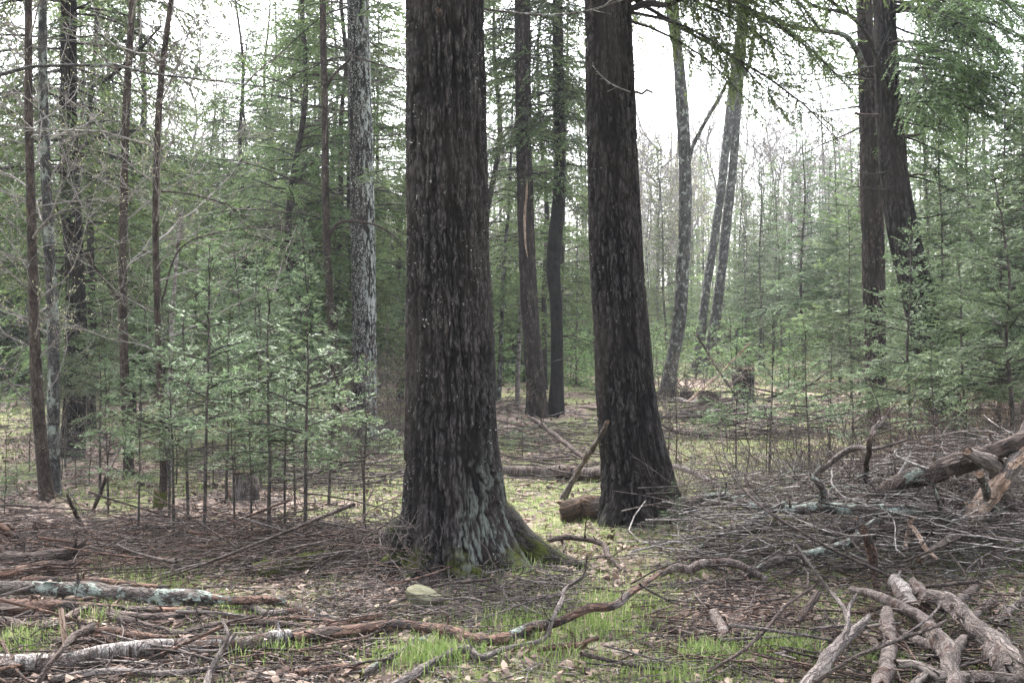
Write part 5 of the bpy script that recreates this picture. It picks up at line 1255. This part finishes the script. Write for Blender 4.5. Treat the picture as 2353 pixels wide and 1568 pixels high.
# twiggy tufts: the upturned twig bundle before the thickest trunk, red brown dry brush at right and by the speckled trunk
def tuft(label, name, px, py, n, L, mat, spread, seed, r=.004, needles=None, cat='brush', dz=0.0, group=None):
    rg = rnd(seed); p = at(px, py); mb = MB()
    O = np.tile(p, (n, 1)) + rg.normal(0, 1, (n, 3)) * [spread, spread * .7, .0]
    O[:, 2] = terrain(O[:, 0], O[:, 1]) + rg.random(n) * dz
    D = rg.normal(0, .75, (n, 3)); D[:, 2] = np.abs(D[:, 2]) + .45
    P = grow(rg, O, D, rg.uniform(L * .4, L, n), 7, .16, -.04)
    twigs(mb, P, taper(np.full(n, r), np.full(n, r * .4), 7), mat, 4)
    o, d, l, t, i = sprout(rg, P, 4, (25, 60), (.25, .97), (.25, .5))
    P2 = grow(rg, o, d, l, 4, .15, -.02); twigs(mb, P2, taper(np.full(len(o), r * .5), np.full(len(o), r * .3), 4), mat, 3)
    o, d, l, t, i = sprout(rg, P2, 3, (25, 60), (.2, .97), (.3, .6))
    P3 = grow(rg, o, d, l, 3, .15, 0); twigs(mb, P3, np.full((len(o), 3), r * .25), mat, 3)
    if needles:
        q = np.concatenate([P2[:, 2], P2[:, 3], P3[:, 1], P3[:, 2]]); q = q[rg.random(len(q)) < .8]
        V = rhombs(q, rg.normal(size=q.shape) + [0, 0, -.3], rg.uniform(.03, .07, len(q)), rg.uniform(.008, .016, len(q)), rg.normal(size=q.shape))
        add_rhombs(mb, V, needles, rg.random(len(q)))
    return tag(link(name, mb.mesh(name, p), None, p), label, cat, group)
tuft('upturned bundle of bare grey twigs in front of the thickest hemlock foot', 'twig_bundle', 985, 1315, 34, .62, 'twig', .13, 1, .006)
tuft('bare brush of twigs lying against the left root of the thickest hemlock', 'twig_bundle', 880, 1290, 30, .6, 'twig', .22, 2, .005)
tuft('dead brown needled brush in front of the lichen speckled trunk', 'dead_brush', 850, 1030, 34, 2.2, 'twig', .5, 3, .008, 'brown_needle')
tuft('tall dead brown brush between the speckled trunk and the thickest hemlock', 'dead_brush', 905, 1040, 30, 2.9, 'twig', .4, 4, .008, 'brown_needle')
for k, (px, py, L, n) in enumerate([(2210, 1060, 1.2, 40), (2300, 1085, 1.2, 40), (2380, 1100, 1.2, 40), (2130, 1050, 1.1, 34), (2260, 1010, 1.4, 40), (2345, 1015, 1.5, 40), (2060, 1090, .9, 34), (1980, 1085, .9, 30)]):
    tuft('reddish dry brush filling the ground under the right firs', 'dry_brush', px, py, n + 24, L * 1.15, 'twig', .42, 20 + k, .0045, 'brown_needle' if k % 2 == 0 else None, group='dry brush under the right firs')
for k, (px, py) in enumerate([(1780, 1175), (1900, 1160), (1650, 1190), (2050, 1180), (2200, 1200), (1830, 1090)]):
    tuft('bare tangled brush of thin twigs rising from the right heap', 'bare_brush', px, py, 46, 1.0, 'twig_dark' if k % 2 else 'twig', .36, 40 + k, .0045, group='bare brush on the right heap')
tuft('dark twig heap at the base of the pale grey trunk of the glade', 'bare_brush', 1535, 925, 40, 1.3, 'twig_dark', .5, 60, .012)

# ------------------------------------------------------------------ leaves and grass
def scatter_xy(rg, n, d0, d1, margin=1.4):
    d = np.sqrt(rg.uniform(d0 ** 2, d1 ** 2, n)); u = rg.uniform(-1, 1, n) * margin * .4663
    return u * d, d

def leaf_litter():
    rg = rnd(808); mb = MB()
    for n, d0, d1, s0, s1 in [(42000, 4.6, 9, .02, .085), (29000, 9, 20, .05, .10), (18000, 20, 55, .10, .22)]:
        x, y = scatter_xy(rg, n, d0, d1)
        g = grass_mask(x, y); k = rg.random(n) > g * .55
        x, y = x[k], y[k]; n = len(x)
        z = terrain(x, y) + rg.uniform(.004, .03, n)
        s = s0 + (s1 - s0) * rg.random(n) ** 2; a = rg.uniform(0, 6.28, n)
        N_ = norm(np.stack([rg.normal(0, .5, n), rg.normal(0, .5, n), np.ones(n)], -1))
        D_ = norm(np.cross(N_, np.stack([np.cos(a), np.sin(a), 0 * a], -1))); S_ = np.cross(D_, N_)
        b = np.stack([x, y, z], -1); w = s * rg.uniform(.3, .62, n); cup = s * rg.uniform(-.1, .35, n)
        curl = s * rg.normal(0, .35, n)
        rows = []
        for t_, w_ in ((-.5, .10), (-.22, .46), (.14, .44), (.5, .05)):
            mid = b + D_ * (s * t_)[:, None] + N_ * (curl * t_ * t_ * 1.6)[:, None]
            e = N_ * (cup * (w_ * 2) ** 2)[:, None]
            jit = w[:, None] * rg.uniform(.75, 1.25, (n, 1))
            rows += [mid - S_ * jit * w_ + e, mid + S_ * jit * w_ + e]
        V = np.stack(rows, 1)
        f = np.array([[0, 1, 3, 2], [2, 3, 5, 4], [4, 5, 7, 6]])
        Fq = (f[None] + (np.arange(n) * 8)[:, None, None]).reshape(-1, 4)
        mb.add(V.reshape(-1, 3), Fq, 'leaf', np.repeat(np.clip(rg.beta(1.5, 2.1, n), 0, 1), 8), smooth=False)
    tag(link('leaf_litter', mb.mesh('leaf_litter')), 'brown and tan dead leaves carpeting the forest floor', 'leaf litter', kind='stuff')
leaf_litter()

TUFTS = [(985, 1515, .28, 1000), (1630, 1515, .18, 650), (1800, 1505, .24, 1000), (50, 1488, .26, 800), (1748, 1345, .07, 120), (1385, 1450, .35, 500), (1300, 1510, .35, 300), (250, 1420, .3, 350), (1420, 1400, .4, 600), (500, 1405, .3, 350), (1190, 1440, .3, 400), (2050, 1545, .2, 250), (1550, 1560, .3, 350), (620, 1500, .3, 300), (330, 1340, .4, 300), (1180, 1310, .25, 250)]
def grass():
    rg = rnd(909); mb = MB()
    X, Yv, Hh, Wd = [], [], [], []
    for n, d0, d1, h0, h1, w in [(27000, 4.6, 9.5, .022, .075, .0032), (28000, 9.5, 20, .03, .09, .006), (18000, 20, 48, .05, .12, .018)]:
        x, y = scatter_xy(rg, n, d0, d1); k = rg.random(n) < grass_mask(x, y) * .9 + .04
        x, y = x[k], y[k]
        X.append(x); Yv.append(y); Hh.append(rg.uniform(h0, h1, len(x)) * (.6 + .6 * grass_mask(x, y))); Wd.append(np.full(len(x), w))
    for px, py, s, n in TUFTS:
        p = at(px, py)
        X.append(p[0] + rg.normal(0, s * .45, n)); Yv.append(p[1] + rg.normal(0, s * .4, n)); Hh.append(rg.uniform(.04, .13, n)); Wd.append(np.full(n, .0042))
    x, y, h, w = map(np.concatenate, (X, Yv, Hh, Wd)); n = len(x)
    b = np.stack([x, y, terrain(x, y) - .005], -1)
    a = rg.uniform(0, 6.28, n); lean = rg.uniform(.05, .75, n)
    dr = np.stack([np.cos(a), np.sin(a), 0 * a], -1); sd = np.stack([-np.sin(a), np.cos(a), 0 * a], -1)
    up = np.array([0, 0, 1.0])
    mid = b + up * (h * .6)[:, None] + dr * (h * lean * .25)[:, None]; tip = b + up * (h * (1 - .25 * lean))[:, None] + dr * (h * lean * .8)[:, None]
    V = np.stack([b - sd * w[:, None] * .5, b + sd * w[:, None] * .5, mid + sd * w[:, None] * .45, mid - sd * w[:, None] * .45, tip + sd * w[:, None] * .08, tip - sd * w[:, None] * .08], 1)
    f = np.array([[0, 1, 2, 3], [3, 2, 4, 5]])
    mb.add(V.reshape(-1, 3), (f[None] + (np.arange(n) * 6)[:, None, None]).reshape(-1, 4), 'grass', np.repeat(np.clip(rg.normal(.5, .24, n), 0, 1), 6), smooth=False)
    tag(link('grass', mb.mesh('grass')), 'short spring green grass growing through the leaf litter', 'grass', kind='stuff')
grass()

# ------------------------------------------------------------------ forest air
def haze():
    m = bpy.data.materials.new('haze'); m.use_nodes = True; t = m.node_tree; t.nodes.clear()
    v = t.nodes.new('ShaderNodeVolumePrincipled'); v.inputs['Color'].default_value = (.93, .96, 1, 1); v.inputs['Density'].default_value = .0006
    v.inputs['Anisotropy'].default_value = .2
    o = t.nodes.new('ShaderNodeOutputMaterial'); t.links.new(v.outputs[0], o.inputs['Volume'])
    M['haze'] = m
    mb = MB(); x, z0, z1 = 440, -4, 48
    V = [(sx * x, sy * x, z) for z in (z0, z1) for sx, sy in ((-1, -1), (1, -1), (1, 1), (-1, 1))]
    mb.add(V, [(3, 2, 1, 0), (4, 5, 6, 7), (0, 1, 5, 4), (1, 2, 6, 5), (2, 3, 7, 6), (3, 0, 4, 7)], 'haze', smooth=False)
    tag(link('haze', mb.mesh('haze')), 'thin pale haze hanging between the trees', 'haze', kind='stuff')
haze()
#--PART4--
